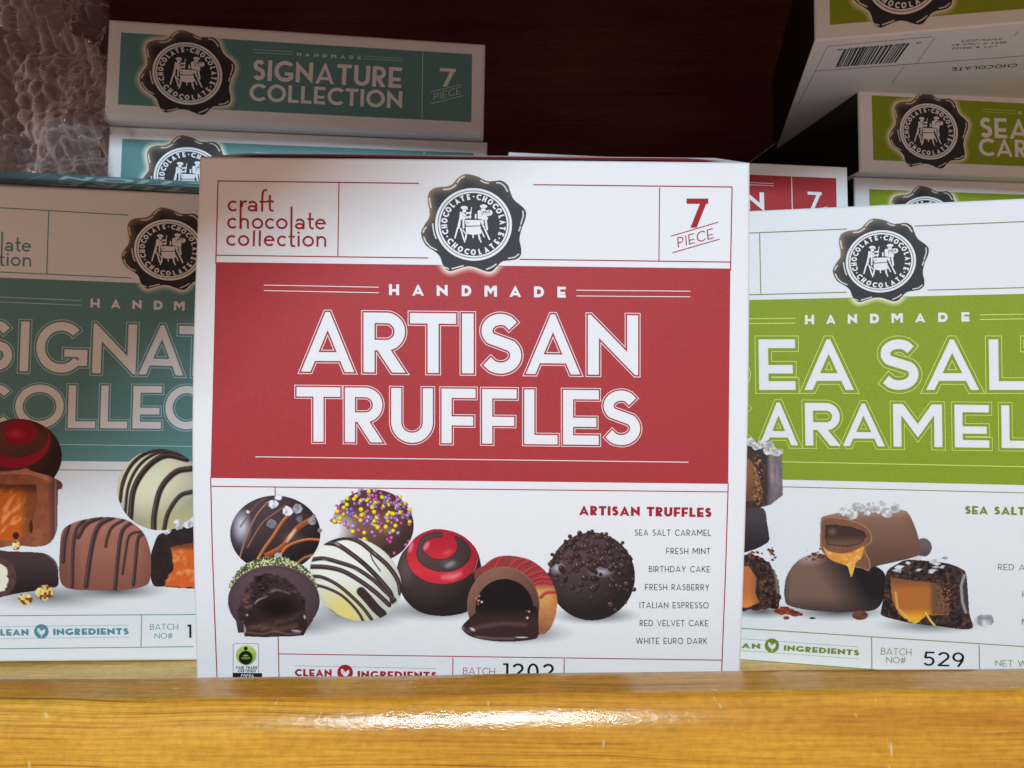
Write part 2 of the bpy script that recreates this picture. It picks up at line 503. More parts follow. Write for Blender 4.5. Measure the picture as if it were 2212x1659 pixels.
    if ch == "e":
        f = np.maximum(ring(X, Y, W / 2, .5, W / 2, .5, w), -wedge(X, Y, W * .5, .47, -38, 0))
        return np.minimum(f, np.maximum(box(X, Y, hw, W - hw * .6, .47, .47 + w * .9), ell(X, Y, W / 2, .5, W / 2, .5)))
    if ch == "l": return box(X, Y, 0, W, 0, 1.45)
    if ch == "i": return np.minimum(box(X, Y, 0, W, 0, 1), np.hypot(X - W / 2, Y - 1.28) - w * .62)
    if ch in "nh":
        r = W / 2
        f = np.minimum(box(X, Y, 0, w, 0, 1 if ch == "n" else 2.35), box(X, Y, W - w, W, 0, 1 - r))
        return np.minimum(f, np.maximum(ring(X, Y, r, 1 - r, r, r, w), (1 - r) - Y))
    if ch == "r":
        return np.minimum(box(X, Y, 0, w, -.55, 1), path(X, Y, arc(W * .86, .48, W * .86 - hw, .52 - hw, 175, 78, 8), hw))
    if ch == "f":
        f = path(X, Y, [(W * .42, 0), (W * .42, 1.45)] + arc(W * .42 + .27, 1.5, .27, .27, 165, 50, 8), hw)
        return np.minimum(f, box(X, Y, 0, W, .86, .86 + w))
    if ch == "t":
        f = path(X, Y, [(W * .42, 1.55), (W * .42, .3)] + arc(W * .42 + .24, .3, .24, .3 - hw, 190, 290, 8), hw)
        return np.minimum(f, box(X, Y, 0, W, .86, .86 + w))
    if ch == "a":
        f = np.minimum(box(X, Y, W - w, W, 0, .62), path(X, Y, arc(W * .5, .60, W * .5 - hw, .40 - hw, 0, 152, 10), hw))
        return np.minimum(f, ring(X, Y, W * .47, .30, W * .47, .30, w))
    return box(X, Y, 0, W, 0, 1)

class Ink:
    """gathers flat polygons in picture units, then prints them on a panel as one mesh"""
    def __init__(s): s.V = []; s.P = []; s.n = 0
    def add(s, V, P):
        if len(V) == 0: return
        s.V.append(np.asarray(V, float)); s.P += [tuple(k + s.n for k in p) for p in P]; s.n += len(V)
    def field(s, fn, x0, y0, x1, y1, h):
        xs = np.arange(x0, x1 + h, h); ys = np.arange(y0, y1 + h, h)
        X, Y = np.meshgrid(xs, ys)
        V, P = iso(fn(X, Y), x0, y0, h)
        s.add(V, P)
    def letter(s, ch, org, ex, ey, w, W=None, band=None, px=0.6, cap=None):
        """org = baseline start, ex/ey = picture vectors of one cap height along and up; band=(a,b) keeps only the outline from a to b"""
        W = W if W is not None else (WID.get(ch) if ch in WID else LOW.get(ch, .6))
        if W == 0: W = w
        h = px / math.hypot(*ey)
        m = .06 if band is None else band[1] * 3 + .06
        top = 2.5 if ch in "fthl" else 1.45 if ch == "i" else 1.0
        bot = -.7 if ch == "r" else 0.0
        xs = np.arange(-m, W + m + h, h); ys = np.arange(bot - m, top + m + h, h)
        X, Y = np.meshgrid(xs, ys)
        f = glyph(ch, X, Y, W, w)
        if band is not None: f = np.abs(f - (band[0] + band[1]) / 2) - (band[1] - band[0]) / 2
        V, P = iso(f, -m, bot - m, h)
        if len(V):
            s.add(np.array(org) + V[:, :1] * np.array(ex) + V[:, 1:] * np.array(ey), P)
        return W
    def text(s, txt, org, d, cap, w, track=.16, aspect=1.0, end=False, px=0.5, length=None, up=None, space=.38):
        """a run of letters from org along the unit-ish vector d; end=True: org is where the run ends; length: fit to it"""
        d = np.array(d, float); d /= np.hypot(*d)
        n = np.array(up, float) if up is not None else np.array((d[1], -d[0]))
        n /= np.hypot(*n)
        ws = [(space if c == " " else (WID.get(c, LOW.get(c, .6)) or w)) for c in txt]
        tot = sum(ws) + track * (len(txt) - 1)
        if length: aspect = length / (tot * cap)
        x = -tot if end else 0.0
        for c, W in zip(txt, ws):
            if c != " ":
                s.letter(c, np.array(org) + d * x * cap * aspect, d * cap * aspect, n * cap, w, W=W, px=px)
            x += W + track
    def line(s, p, q, w, step=26.0):
        p = np.array(p, float); q = np.array(q, float); L = np.hypot(*(q - p)); d = (q - p) / L; nrm = np.array((-d[1], d[0])) * w / 2
        k = max(1, int(L / step)); V = []; P = []
        for i in range(k + 1):
            c = p + (q - p) * i / k; V += [c - nrm, c + nrm]
        for i in range(k): P.append((2 * i, 2 * i + 2, 2 * i + 3, 2 * i + 1))
        s.add(V, P)
    def quad(s, tl, tr, br, bl, rows=44, cols=1):
        tl, tr, br, bl = (np.array(a, float) for a in (tl, tr, br, bl)); V = []; P = []
        for j in range(rows + 1):
            for i in range(cols + 1):
                u, v = i / cols, j / rows
                V.append((tl * (1 - u) + tr * u) * (1 - v) + (bl * (1 - u) + br * u) * v)
        for j in range(rows):
            for i in range(cols):
                a = j * (cols + 1) + i; P.append((a, a + 1, a + cols + 2, a + cols + 1))
        s.add(V, P)
    def put(s, name, face, layer, mat, parent, label=None):
        if not s.V: return None
        V = np.vstack(s.V)
        o = mesh_obj(name, face.at(V[:, 0], V[:, 1], layer), s.P, mat, parent)
        if label: o["label"] = label
        return o

def picture(name, face, layer, parent, x0, y0, x1, y1, h, fn, label=None):
    """a printed photograph: fn(X, Y) gives ink colours (0-255 as seen on white paper) and a coverage field (< 0 inside)"""
    xs = np.arange(x0, x1 + h, h); ys = np.arange(y0, y1 + h, h)
    X, Y = np.meshgrid(xs, ys)
    C, F = fn(X, Y)
    ins = F < 0
    cell = ins[:-1, :-1] & ins[:-1, 1:] & ins[1:, :-1] & ins[1:, 1:]
    used = np.zeros(ins.shape, bool)
    for a in (slice(0, -1), slice(1, None)):
        for b in (slice(0, -1), slice(1, None)): used[a, b] |= cell
    idx = np.full(ins.shape, -1); idx[used] = np.arange(used.sum())
    J, I = np.nonzero(cell)
    P = np.stack([idx[J, I], idx[J, I + 1], idx[J + 1, I + 1], idx[J + 1, I]], 1)
    cols = np.clip(lin(np.clip(C[used], 0, 255)) / 0.74 * PAPER, 0, 0.85)
    o = mesh_obj(name, face.at(X[used], Y[used], layer), P, M["photo"], parent, cols=cols)
    if label: o["label"] = label
    return o

# ------------------------------------------------------------------ the display cabinet (setting)
def block(name, x0, x1, y0, y1, z0, z1, mat, bev=0.0, rot=0.0):
    v = [(x, y, z) for z in (z0, z1) for y in (y0, y1) for x in (x0, x1)]
    f = [(0, 2, 3, 1), (4, 5, 7, 6), (0, 1, 5, 4), (2, 6, 7, 3), (0, 4, 6, 2), (1, 3, 7, 5)]
    o = mesh_obj(name, np.array(v) * MM, f, mat)
    if bev:
        b = o.modifiers.new("bevel", "BEVEL"); b.width = bev * MM; b.segments = 3
    return o

SHELF_Z = -98.5
tag(block("shelf", -420, 420, 212, 545, SHELF_Z - 20, SHELF_Z, M["pine_shelf"]), kind="structure")
for xa, xb, ya, zt in ((-172, -12, 350, 64.0), (-5, 132, 330, 53.0), (140, 330, 352, 51.5)):   # low risers the back piles stand on
    tag(block("shelf_riser", xa, xb, ya, 530, SHELF_Z + .1, zt, M["mahogany"], 1.0), kind="structure")
tag(block("back_wall", -420, 420, 545, 560, SHELF_Z - 20, 470, M["mahogany"]), kind="structure")
tag(block("wall_left", -440, -421, 205, 560, SHELF_Z - 20, 470, M["mahogany"]), kind="structure")
tag(block("wall_right", 421, 440, 205, 560, SHELF_Z - 20, 470, M["mahogany"]), kind="structure")
tag(block("upper_shelf", -440, 440, 146, 560, 470, 490, M["mahogany"], 1.0), kind="structure")
def shade_board():
    """unseen board added to shade the back piles and bubble wrap; its lower edge drops to the right and at the far left"""
    low = [(-440, 66), (-186, 70), (-178, 157), (-60, 158), (-22, 156), (10, 135), (90, 132), (132, 141), (440, 138)]
    V = []
    for y in (134.0, 145.8):
        for (x, z) in low: V.append((x, y, z))
        for (x, z) in low: V.append((x, y, 350.0))
    n = len(low); F = []
    for k in range(n - 1):
        F += [(k, k + 1, n + k + 1, n + k), (3 * n + k, 3 * n + k + 1, 2 * n + k + 1, 2 * n + k), (2 * n + k, 2 * n + k + 1, k + 1, k), (n + k, n + k + 1, 3 * n + k + 1, 3 * n + k)]
    tag(mesh_obj("unseen_shade_board", np.array(V) * MM, F, M["mahogany"]), kind="structure")
shade_board()
tag(block("back_panel", -420, 420, 533, 544.6, SHELF_Z + .2, 196, M["mahogany"], 2.0), kind="structure")

def lip():
    """front board of the shelf: flat top, generous round-over, front face; slightly out of level"""
    prof = [(211.5, -122), (211.5, -78.4)]
    prof += [(211.2, -77.7), (210.5, -77.4)]
    prof += [(208 - 1.2 * k, -77.4 - .05 * k) for k in range(9)]
    y, z = prof[-1]
    for k in range(1, 6):                         # quick turn at the top edge
        a0 = math.radians(90 - 11 * (k - 1)); a1 = math.radians(90 - 11 * k); y -= 2.6 * (math.cos(a1) - math.cos(a0)); z -= 2.6 * (math.sin(a0) - math.sin(a1)); prof.append((y, z))
    for k in range(1, 15):                        # long easy round-over down to the face
        a0 = math.radians(35 - 2.5 * (k - 1)); a1 = math.radians(35 - 2.5 * k); y -= 19 * (math.cos(a1) - math.cos(a0)); z -= 19 * (math.sin(a0) - math.sin(a1)); prof.append((y, z))
    prof += [(y, -100), (y, -122)]
    xs = np.linspace(-430, 430, 87)
    V = []
    for x in xs:
        wob = .12 * math.sin(x * .031) + .08 * math.sin(x * .083 + 1)
        for (y, z) in prof: V.append((x, y + wob * .5, z + wob + x * .0115))
    n = len(prof); F = []
    for i in range(len(xs) - 1):
        for j in range(n - 1):
            a = i * n + j; F.append((a, a + 1, a + n + 1, a + n))
    F.append(tuple(range(n - 1, -1, -1))); F.append(tuple((len(xs) - 1) * n + k for k in range(n)))
    o = mesh_obj("shelf_lip", np.array(V) * MM, F, M["pine"], smooth=True)
    return tag(o, kind="structure")
lip()

def shade_rail():
    """unseen rail added out of frame to cast the diagonal shadow; its lower edge rises to the right"""
    low = [(-230, 26), (-213, 29), (-172, 45), (-135, 56), (-113, 68), (-101, 84), (-84, 98), (-48, 117), (-28, 131), (-12, 150)]
    V = []
    for y in (38.0, 44.0):
        for (x, z) in low: V.append((x, y, z))
        for (x, z) in low: V.append((x, y, 151.0))
    n = len(low); F = []
    for s in (0, 2 * n):
        for k in range(n - 1):
            q = (s + k, s + k + 1, s + n + k + 1, s + n + k); F.append(q if s == 0 else q[::-1])
    for k in range(n - 1):
        F.append((k, 2 * n + k, 2 * n + k + 1, k + 1)); F.append((n + k, n + k + 1, 3 * n + k + 1, 3 * n + k))
    F.append((0, n, 3 * n, 2 * n))
    tag(mesh_obj("unseen_shade_rail", np.array(V) * MM, F, M["mahogany"]), kind="structure")
shade_rail()

# ------------------------------------------------------------------ cartons
def carton(name, label, group, face, corners, depth, rise=0.0, radius=1.0, n=40, base_z=None):
    """folded board carton; corners = where its front face's four corners were measured (tl, tr, br, bl)"""
    c = []
    for p in corners:
        x, z = face.local(np.array(p[0], float), np.array(p[1], float)); c.append(np.array((float(x), float(z))))
    tl, tr, br, bl = c
    base = face.R @ np.array(((bl[0] + br[0]) / 2, 0, min(bl[1], br[1]))) + face.t
    t = thing(name, label, "chocolate box", Vector(base * MM), face.R, group)
    w = np.hypot(*(tr - tl)); h = np.hypot(*(tl - bl))
    def quadpt(s, v, inset):
        s = (inset + s * (w - 2 * inset)) / w; v = (inset + v * (h - 2 * inset)) / h
        return (bl * (1 - s) + br * s) * (1 - v) + (tl * (1 - s) + tr * s) * v
    bul = face.bulge or (lambda x, z: 0.0 * x)
    m = 16
    V, F = [], []
    for j in range(n + 1):
        for i in range(m + 1):
            p = quadpt(i / m, j / n, radius)
            V.append((p[0], -float(bul(p[0], p[1])), p[1], j / n))
    for j in range(n):
        for i in range(m):
            a = j * (m + 1) + i; F.append((a, a + 1, a + m + 2, a + m + 1))
    loop = [(i / m, 0.0) for i in range(m)] + [(1.0, j / n) for j in range(n)] + [(1 - i / m, 1.0) for i in range(m)] + [(0.0, 1 - j / n) for j in range(n)]
    prev = [int(round(b * n)) * (m + 1) + int(round(a * m)) for a, b in loop]
    L = len(loop)
    rings = []
    for k in range(1, 5):
        th = math.pi / 2 * k / 4
        rings.append((radius * (1 - math.sin(th)), radius * (1 - math.cos(th)), 1.0))
    for y in np.linspace(radius, depth - .6, 6)[1:]: rings.append((0.0, y, 0.0))
    rings.append((0.5, depth, 0.0))
    for ins, y, cling in rings:
        cur = []
        fade = max(0.0, 1 - y / depth) ** 1.5
        for s, v in loop:
            p = quadpt(s, v, ins)
            cur.append(len(V)); V.append((p[0], y - float(bul(p[0], p[1])) * fade, p[1] + rise * max(0.0, y - radius) / depth * v, v))
        for k in range(L): F.append((prev[k], cur[k], cur[(k + 1) % L], prev[(k + 1) % L]))
        prev = cur
    F.append(tuple(prev))
    P = np.array(V)[:, :3] @ face.R.T + face.t
    body = mesh_obj("carton_body", P * MM, [f[::-1] for f in F], M["paper"], t)
    t_info = dict(tl=tl, tr=tr, br=br, bl=bl, depth=depth, rise=rise)
    return t, t_info

K = 2212.0 / 4032.0
def Zm(ox, oy, s):
    """points read off an enlarged detail of the photograph"""
    def f(*p):
        if len(p) == 2 and not hasattr(p[0], "__len__"): return ((ox + p[0] / s) * K, (oy + p[1] / s) * K)
        return [((ox + a / s) * K, (oy + b / s) * K) for a, b in p]
    return f

# ------------------------------------------------------------------ the round seal
SEAL = smooth_closed([((x - 955) / 545, (y - 880) / 515) for x, y in [
    (870,165),(1010,195),(1140,258),(1250,258),(1350,250),(1440,310),(1475,400),(1530,520),(1640,610),(1700,690),(1690,800),(1640,930),
    (1608,1080),(1630,1190),(1630,1300),(1570,1365),(1470,1385),(1370,1400),(1300,1460),(1230,1535),(1160,1552),(1080,1530),(970,1490),
    (870,1480),(760,1510),(630,1550),(560,1520),(510,1440),(475,1340),(400,1270),(280,1190),(220,1080),(212,980),(270,870),(325,780),
    (325,680),(305,580),(305,480),(345,400),(440,355),(560,345),(650,310),(720,230),(790,180)]], 3)
GLINTS = [[(530,390),(610,385),(660,360),(705,325)],[(725,285),(760,235),(820,200)],[(1060,255),(1110,285),(1165,292)],[(1285,285),(1340,290),(1395,330),(1437,405)],
          [(330,520),(338,580),(352,645)],[(240,1000),(255,960),(280,930)],[(375,880),(385,960),(400,1030),(422,1085)],[(250,1070),(280,1140),(340,1205),(430,1250)],
          [(1655,680),(1662,750),(1640,820),(1628,870)],[(1620,900),(1600,965)],[(1450,1355),(1540,1340),(1595,1295)],[(555,1495),(600,1515)],[(650,1512),(730,1490),(810,1468)],[(1140,1515),(1220,1480),(1275,1440)]]
GLINTS = [[((x - 955) / 545, (y - 880) / 515) for x, y in g] for g in GLINTS]

def seal(parent, face, layer, cx, cy, sx, sy, glow=None, shear=0.0, up_only=None, h=1.0, halo_to=None):
    """charcoal wax-seal emblem: blob > ring, lettering and the two cooks; glow = colour of the printed halo's surroundings"""
    def uv(X, Y): return (X - cx) / sx, (Y - cy - shear * (X - cx)) / sy
    x0, x1, y0, y1 = cx - sx * 1.6, cx + sx * 1.6, cy - sy * 1.55 - abs(shear) * sx, cy + sy * 1.55 + abs(shear) * sx
    if glow is not None:
        g = np.array(glow, float)
        def halo(X, Y):
            u, v = uv(X, Y)
            d = poly(u, v, SEAL)
            a = np.clip(1 - d / .19, 0, 1) ** 1.3
            C = g * (1 - a[..., None]) + np.array((232, 222, 206.)) * a[..., None]
            F = d - .19
            if halo_to is not None: F = np.maximum(F, halo_to(X, Y))
            return C, F
        picture("printed_halo", face, layer - .5, parent, x0, y0, x1, y1, h * 1.4, halo)
    nz = RNG.normal(0, 1, (8, 8))
    def blob(X, Y):
        u, v = uv(X, Y)
        d = poly(u, v, SEAL)
        C = np.zeros(u.shape + (3,)) + np.array((54, 53, 56.))
        r = np.hypot(u, v) + 1e-6
        edge = np.clip(1 + d / .30, 0, 1)
        lit = np.clip((-u * .75 - v * .75) / r, 0, 1)
        lit = np.maximum(lit, .55 * np.clip((-v - .25 * u) / r, 0, 1))
        a = (edge ** 1.4 * lit)[..., None]
        C = C * (1 - a) + np.array((150, 126, 98.)) * a
        rim = np.clip(1 + d / .05, 0, 1)[..., None] * (1 - lit[..., None])
        C = C * (1 - .5 * rim) + np.array((26, 25, 26.)) * .5 * rim
        for g in GLINTS:
            k = np.clip(1.6 - path(u, v, g, 0, False) / .016, 0, 1)[..., None]
            C = C * (1 - k) + np.array((222, 216, 206.)) * k
        return C, d
    b = picture("seal", face, layer, parent, x0, y0, x1, y1, h * .8, blob)
    ink = Ink()
    q = min(.8, h)
    def add(fn, ua, ub, va, vb):
        hx = q * .55 / sx
        xs = np.arange(ua, ub + hx, hx); ys = np.arange(va, vb + hx, hx)
        U, Vv = np.meshgrid(xs, ys)
        P_, F_ = iso(fn(U, Vv), ua, va, hx)
        if len(P_): ink.add(np.stack([cx + P_[:, 0] * sx, cy + P_[:, 1] * sy + shear * P_[:, 0] * sx], 1), F_)
    add(lambda U, V: np.minimum(np.abs(np.hypot(U, V) - .967) - .033, np.abs(np.hypot(U, V) - .89) - .024), -1.02, 1.02, -1.02, 1.02)
    word = "CHOCOLATE"
    def arcword(a0, a1, bottom=False):
        for k, chh in enumerate(word):
            a = math.radians(a0 + (a1 - a0) * k / (len(word) - 1))
            rad = .685 if not bottom else .845
            W = WID[chh] * .86
            rt = np.array((math.sin(a), math.cos(a))) if not bottom else np.array((-math.sin(a), -math.cos(a)))
            upv = np.array((math.cos(a), -math.sin(a))) * (1 if not bottom else -1)
            rt = rt if not bottom else rt
            cap = .16
            org = np.array((math.cos(a), -math.sin(a))) * rad - rt * cap * W / 2
            S = np.array((sx, sy))
            def px(v): w_ = v * S; return np.array((w_[0], w_[1] + shear * w_[0]))
            o = np.array((cx, cy)) + px(org)
            ink.letter(chh, o, px(rt * cap), px(upv * cap), .25, W=W, px=q * .6)
    arcword(197, 100); arcword(80, -20); arcword(217, 322, True)
    for a in (90, 206.5, -29):
        a = math.radians(a); p, r_ = (math.cos(a) * .765, -math.sin(a) * .765), .022
        add(lambda U, V: np.hypot(U - p[0], V - p[1]) - r_, p[0] - .04, p[0] + .04, p[1] - .04, p[1] + .04)
    def N(*pts): return [((x - 955) / 545, (y - 880) / 515) for x, y in pts]
    shapes = []
    def cooks(U, V):
        f = np.full(U.shape, 9.0)
        def pl(*p): return poly(U, V, N(*p))
        def cp(a, b, w): a, b = N(a, b); return capsule(U, V, a, b, w / 545)
        def el(x, y, rx, ry): c = N((x, y))[0]; return ell(U, V, c[0], c[1], rx / 545, ry / 515)
        add_ = [pl((830,818),(1058,818),(1048,895),(850,900)), pl((842,915),(1056,905),(1062,1012),(950,1030),(848,1012)),
                cp((850,1030),(842,1085),13), cp((842,1085),(825,1132),9), cp((1030,1030),(1042,1085),13), cp((1042,1085),(1062,1130),9), cp((945,1030),(950,1068),9),
                cp((728,935),(692,1072),11), cp((772,940),(818,1098),11), cp((765,815),(742,925),18), cp((812,815),(812,930),13), cp((800,960),(840,1010),8),
                pl((762,702),(800,712),(840,735),(862,770),(920,752),(926,778),(846,800),(822,812),(752,806)), el(822,690,28,26), el(822,645,50,26), el(836,665,40,10),
                cp((860,722),(915,715),14), cp((928,640),(916,700),6), cp((912,720),(905,800),7),
                el(1092,664,32,30), el(1098,622,52,27), pl((1012,690),(1070,682),(1160,780),(1152,815),(1062,812),(1016,765)), cp((1110,725),(1180,712),44), cp((1040,700),(1040,780),26),
                cp((985,740),(985,790),12), cp((1062,830),(1180,1088),11), cp((1128,820),(1146,948),15), cp((1085,830),(1095,905),14), cp((1062,960),(1105,1055),9)]
        for g in add_: f = np.minimum(f, g)
        cuts = [cp((790,745),(850,785),2.5), cp((1080,725),(1085,735),3), cp((1100,745),(1200,725),2.0), cp((1070,690),(1075,770),3), cp((800,668),(860,660),2.5), cp((1060,650),(1140,648),3),
                cp((852,850),(885,858),4), cp((770,830),(795,925),4), cp((846,905),(1056,898),4.5), cp((1092,880),(1120,870),4), cp((1110,940),(1135,930),3)]
        for g in cuts: f = np.maximum(f, -g)
        return f
    add(cooks, -.56, .56, -.58, .58)
    ink.put("seal_lettering", face, layer + .6, M["white_ink"], b)
    # the word on the cook's can
    if sx > 60:
        t = Ink(); p = N((1092, 728))[0]
        t.text("MILK", (cx + p[0] * sx, cy + p[1] * sy), (1, -.16), 5.2 * sx / 83, .2, .2, px=.3)
        t.put("can_lettering", face, layer + 1.0, M["black"], b)
    return b

def leaf_badge(parent, face, layer, cx, cy, r, mat):
    """round badge with two leaves"""
    i = Ink(); i.field(lambda X, Y: np.hypot(X - cx, Y - cy) - r, cx - r - 1, cy - r - 1, cx + r + 1, cy + r + 1, .6)
    b = i.put("leaf_badge", face, layer, mat, parent)
    j = Ink()
    def leaves(X, Y):
        u, v = (X - cx) / r, (Y - cy) / r
        def lf(a, b, w):
            mx, my = (a[0] + b[0]) / 2, (a[1] + b[1]) / 2; dx, dy = b[0] - a[0], b[1] - a[1]; L = math.hypot(dx, dy); dx /= L; dy /= L
            s = (u - mx) * dx + (v - my) * dy; t = -(u - mx) * dy + (v - my) * dx
            R = (L * L / 4 + w * w) / (2 * w)
            return np.maximum(np.hypot(s, t - (R - w)) - R, np.hypot(s, t + (R - w)) - R)
        f = np.minimum(lf((-.05, .45), (-.45, -.5), .24), lf((.05, .5), (.48, -.35), .22))
        f = np.maximum(f, -(np.abs((u + .25) - (v) * -.30 + .0) - .03))
        return np.minimum(f, capsule(u, v, (0, .4), (0, .8), .05))
    j.field(leaves, cx - r, cy - r, cx + r, cy + r, .5)
    j.put("leaf_shape", face, layer + 1, M["white_ink"], b)

# ------------------------------------------------------------------ helpers for painting the printed photographs of chocolates
def vnoise(X, Y, s, seed=0):
    r = np.random.default_rng(seed).random((64, 64))
    x, y = X / s + seed * 3.7, Y / s + seed * 1.3
    xi, yi = np.floor(x).astype(int), np.floor(y).astype(int); fx, fy = x - xi, y - yi
    fx = fx * fx * (3 - 2 * fx); fy = fy * fy * (3 - 2 * fy)
    g = lambda a, b: r[b % 64, a % 64]
    return (g(xi, yi) * (1 - fx) + g(xi + 1, yi) * fx) * (1 - fy) + (g(xi, yi + 1) * (1 - fx) + g(xi + 1, yi + 1) * fx) * fy
def fbm(X, Y, s, seed=0): return vnoise(X, Y, s, seed) * .5 + vnoise(X, Y, s / 2, seed + 1) * .3 + vnoise(X, Y, s / 4, seed + 2) * .2
def mixc(C, col, a):
    a = np.clip(a, 0, 1)[..., None]; return C * (1 - a) + np.asarray(col, float) * a
def solid(X, col): return np.zeros(X.shape + (3,)) + np.asarray(col, float)
def cov(f, soft=1.0): return np.clip(.5 - f / soft, 0, 1)
def strokes(C, X, Y, pts, w, col, hi=None, soft=1.2):
    pts = smooth_open(pts, 5)
    f = path(X, Y, pts, w / 2, False)
    C = mixc(C, np.asarray(col) * .55, cov(path(X - .8, Y - 1.2, pts, w / 2, False), 2.0) * .5)
    C = mixc(C, col, cov(f, soft))
    if hi is not None: C = mixc(C, hi, cov(path(X + w * .16, Y + w * .16, pts, w * .12, False), w * .25) * .75)
    return C
def gloss(C, X, Y, pts, w, col=(225, 225, 232), a=.9, soft=None):
    """soft-edged glint, thinner towards its ends"""
    P_ = smooth_open(pts, 6) if len(pts) > 2 else [tuple(np.array(pts[0]) * (1 - t) + np.array(pts[-1]) * t) for t in np.linspace(0, 1, 26)]
    f = np.full(X.shape, 9e9); n = len(P_)
    for k, q_ in enumerate(P_):
        f = np.minimum(f, np.hypot(X - q_[0], Y - q_[1]) - w * .5 * (.35 + .65 * math.sin(math.pi * (k + .5) / n)))
    return mixc(C, col, cov(f, (soft or w) * 1.1) * a)
def crystal(C, X, Y, x, y, r, seed, base=(205, 205, 208)):
    g = np.random.default_rng(seed); n = 7
    pts = [(x + r * g.uniform(.75, 1.1) * math.cos(6.283 * k / n), y + r * g.uniform(.65, 1.0) * math.sin(6.283 * k / n)) for k in range(n)]
    f = poly(X, Y, pts)
    t = vnoise(X, Y, r * .45, seed)
    col = np.asarray(base) * (.66 + .46 * t)[..., None]
    a = cov(f, 1.2)[..., None]
    return C * (1 - a) + np.clip(col, 0, 245) * a
def shadows(parent, face, layer, blobs):
    """soft printed ground shadows of one picture: (cx, cy, rx, ry, density) each"""
    x0 = min(b[0] - b[2] for b in blobs); x1 = max(b[0] + b[2] for b in blobs); y0 = min(b[1] - b[3] * 1.2 for b in blobs); y1 = max(b[1] + b[3] for b in blobs)
    def fn(X, Y):
        T = np.ones(X.shape); F = np.full(X.shape, 9.0)
        for cx, cy, rx, ry, dk in blobs:
            k = np.hypot((X - cx) / rx, (Y - cy) / np.where(Y < cy, ry * 1.2, ry))
            T = T * (1 - dk * np.clip(1 - k, 0, 1) ** 1.3); F = np.minimum(F, k - 1)
        return solid(X, (222, 222, 222)) * T[..., None], F
    return picture("printed_shadow", face, layer, parent, x0, y0, x1, y1, 2.0, fn)

def seen(albedo):
    """ink colour as a 0-255 value on the white paper (inverse of what picture() does)"""
    c = np.asarray(albedo, float) * 0.74 / PAPER
    return np.where(c <= .0031308, c * 12.92, 1.055 * c ** (1 / 2.4) - .055) * 255
RED_A, TEAL_A, GREEN_A = (0.41, 0.042, 0.046), (0.125, 0.275, 0.272), (0.255, 0.335, 0.022)

def clean_row(parent, face, lay, mat, thin, words, badge):
    i = Ink()
    for w in words: i.text(*w[:4], .26, .12, length=w[4], px=.4)
    for l in thin: i.line(l[0], l[1], .7)
    i.put("ingredient_lettering", face, lay, mat, parent)
    leaf_badge(parent, face, lay, badge[0], badge[1], badge[2], mat)

def dome(X, Y, cx, cy, rx, ry, ang=0.0):
    a = math.radians(ang); dx, dy = X - cx, Y - cy
    u = (dx * math.cos(a) + dy * math.sin(a)) / rx; v = (-dx * math.sin(a) + dy * math.cos(a)) / ry
    r2 = np.minimum(u * u + v * v, 1); nz = np.sqrt(1 - r2)
    nx = u * math.cos(a) - v * math.sin(a); ny = u * math.sin(a) + v * math.cos(a)
    return nx, ny, nz, (np.sqrt(u * u + v * v) - 1) * min(rx, ry)

def shade(base, nx, ny, nz, lo=.55, hi=1.25, l=(-.35, -.6, .7)):
    k = np.clip(nx * l[0] + ny * l[1] + nz * l[2], 0, 1)
    return np.asarray(base, float) * (lo + (hi - lo) * k)[..., None]

# ================================================================== 1. the red carton at the front
FB = lambda x, z: 3.8 * (1 - .0022 * x) * np.sin(np.pi * np.clip((66.0 - (z - 97.0)) / 152.0, 0, 1)) ** 1.1
f_red = Face(rotm(0), (-13, 235.5, -97.2), lambda x, z: FB(x, z))
red, red_info = carton("chocolate_carton", "front red and white truffle carton standing upright against the shelf lip", "cartons standing upright at the front",
                f_red, [(430, 337.5), (1621, 350), (1599, 1532), (422.5, 1532)], 42, rise=13.6, radius=1.0)
z1, z3, z5, z6 = Zm(740, 580, 2.212), Zm(1740, 580, 1.7696), Zm(740, 1880, 2.074), Zm(1740, 1880, 1.7696)
z4 = Zm(740, 1180, .98311)

i = Ink(); i.quad((466.3, 566.3), (1577.7, 580.2), (1573, 1045.2), (455, 1032.4)); i.put("colour_band", f_red, 1, M["red"], red)
i = Ink()
TLf, TRf = (471, 391), (1581.4, 404)
i.line(TLf, (905, 396.2), 2.3); i.line((1152, 399), TRf, 2.3)
i.line(z1(245, 940), (925, 557.3), 2.2); i.line((1122, 560.2), z3(2015, 800), 2.2)
i.line(z1(1316, 300), z1(1306, 955), 2.1); i.line(z3(1517, 280), z3(1512, 796), 2.1)
i.line(TLf, (466.3, 570), 2.3, 8); i.line(TRf, (1577.9, 585), 2.3, 8)
i.line((455.2, 1031), (458.5, 1180), 2.2, 12); i.line((458.5, 1180), (463.5, 1320), 2.2, 12); i.line((463.5, 1320), (468.9, 1462), 2.2, 12); i.line((468.9, 1462), (471.5, 1515), 2.2, 12)
i.line((1573, 1044), (1567, 1240), 2.2, 12); i.line((1567, 1240), (1559.7, 1426), 2.2, 12); i.line((1559.7, 1426), (1556.5, 1515), 2.2, 12)
i.line((455.5, 1050.4), (1573, 1062.6), 2.0)
i.line((594.3, 1052), (598, 1240), 2.0, 12); i.line((598, 1240), (604, 1515), 2.0, 12)
i.line((601, 1412.3), (1559.7, 1425.9), 2.0); i.line((471, 1512), (1556.5, 1515), 2.0)
i.line(z6(77, 1255), (977.6, 1513), 2.0, 12); i.line(z6(852, 1265), (1218.2, 1514), 2.0, 12)
i.put("frame_lines", f_red, 1.6, M["dark_red"], red)

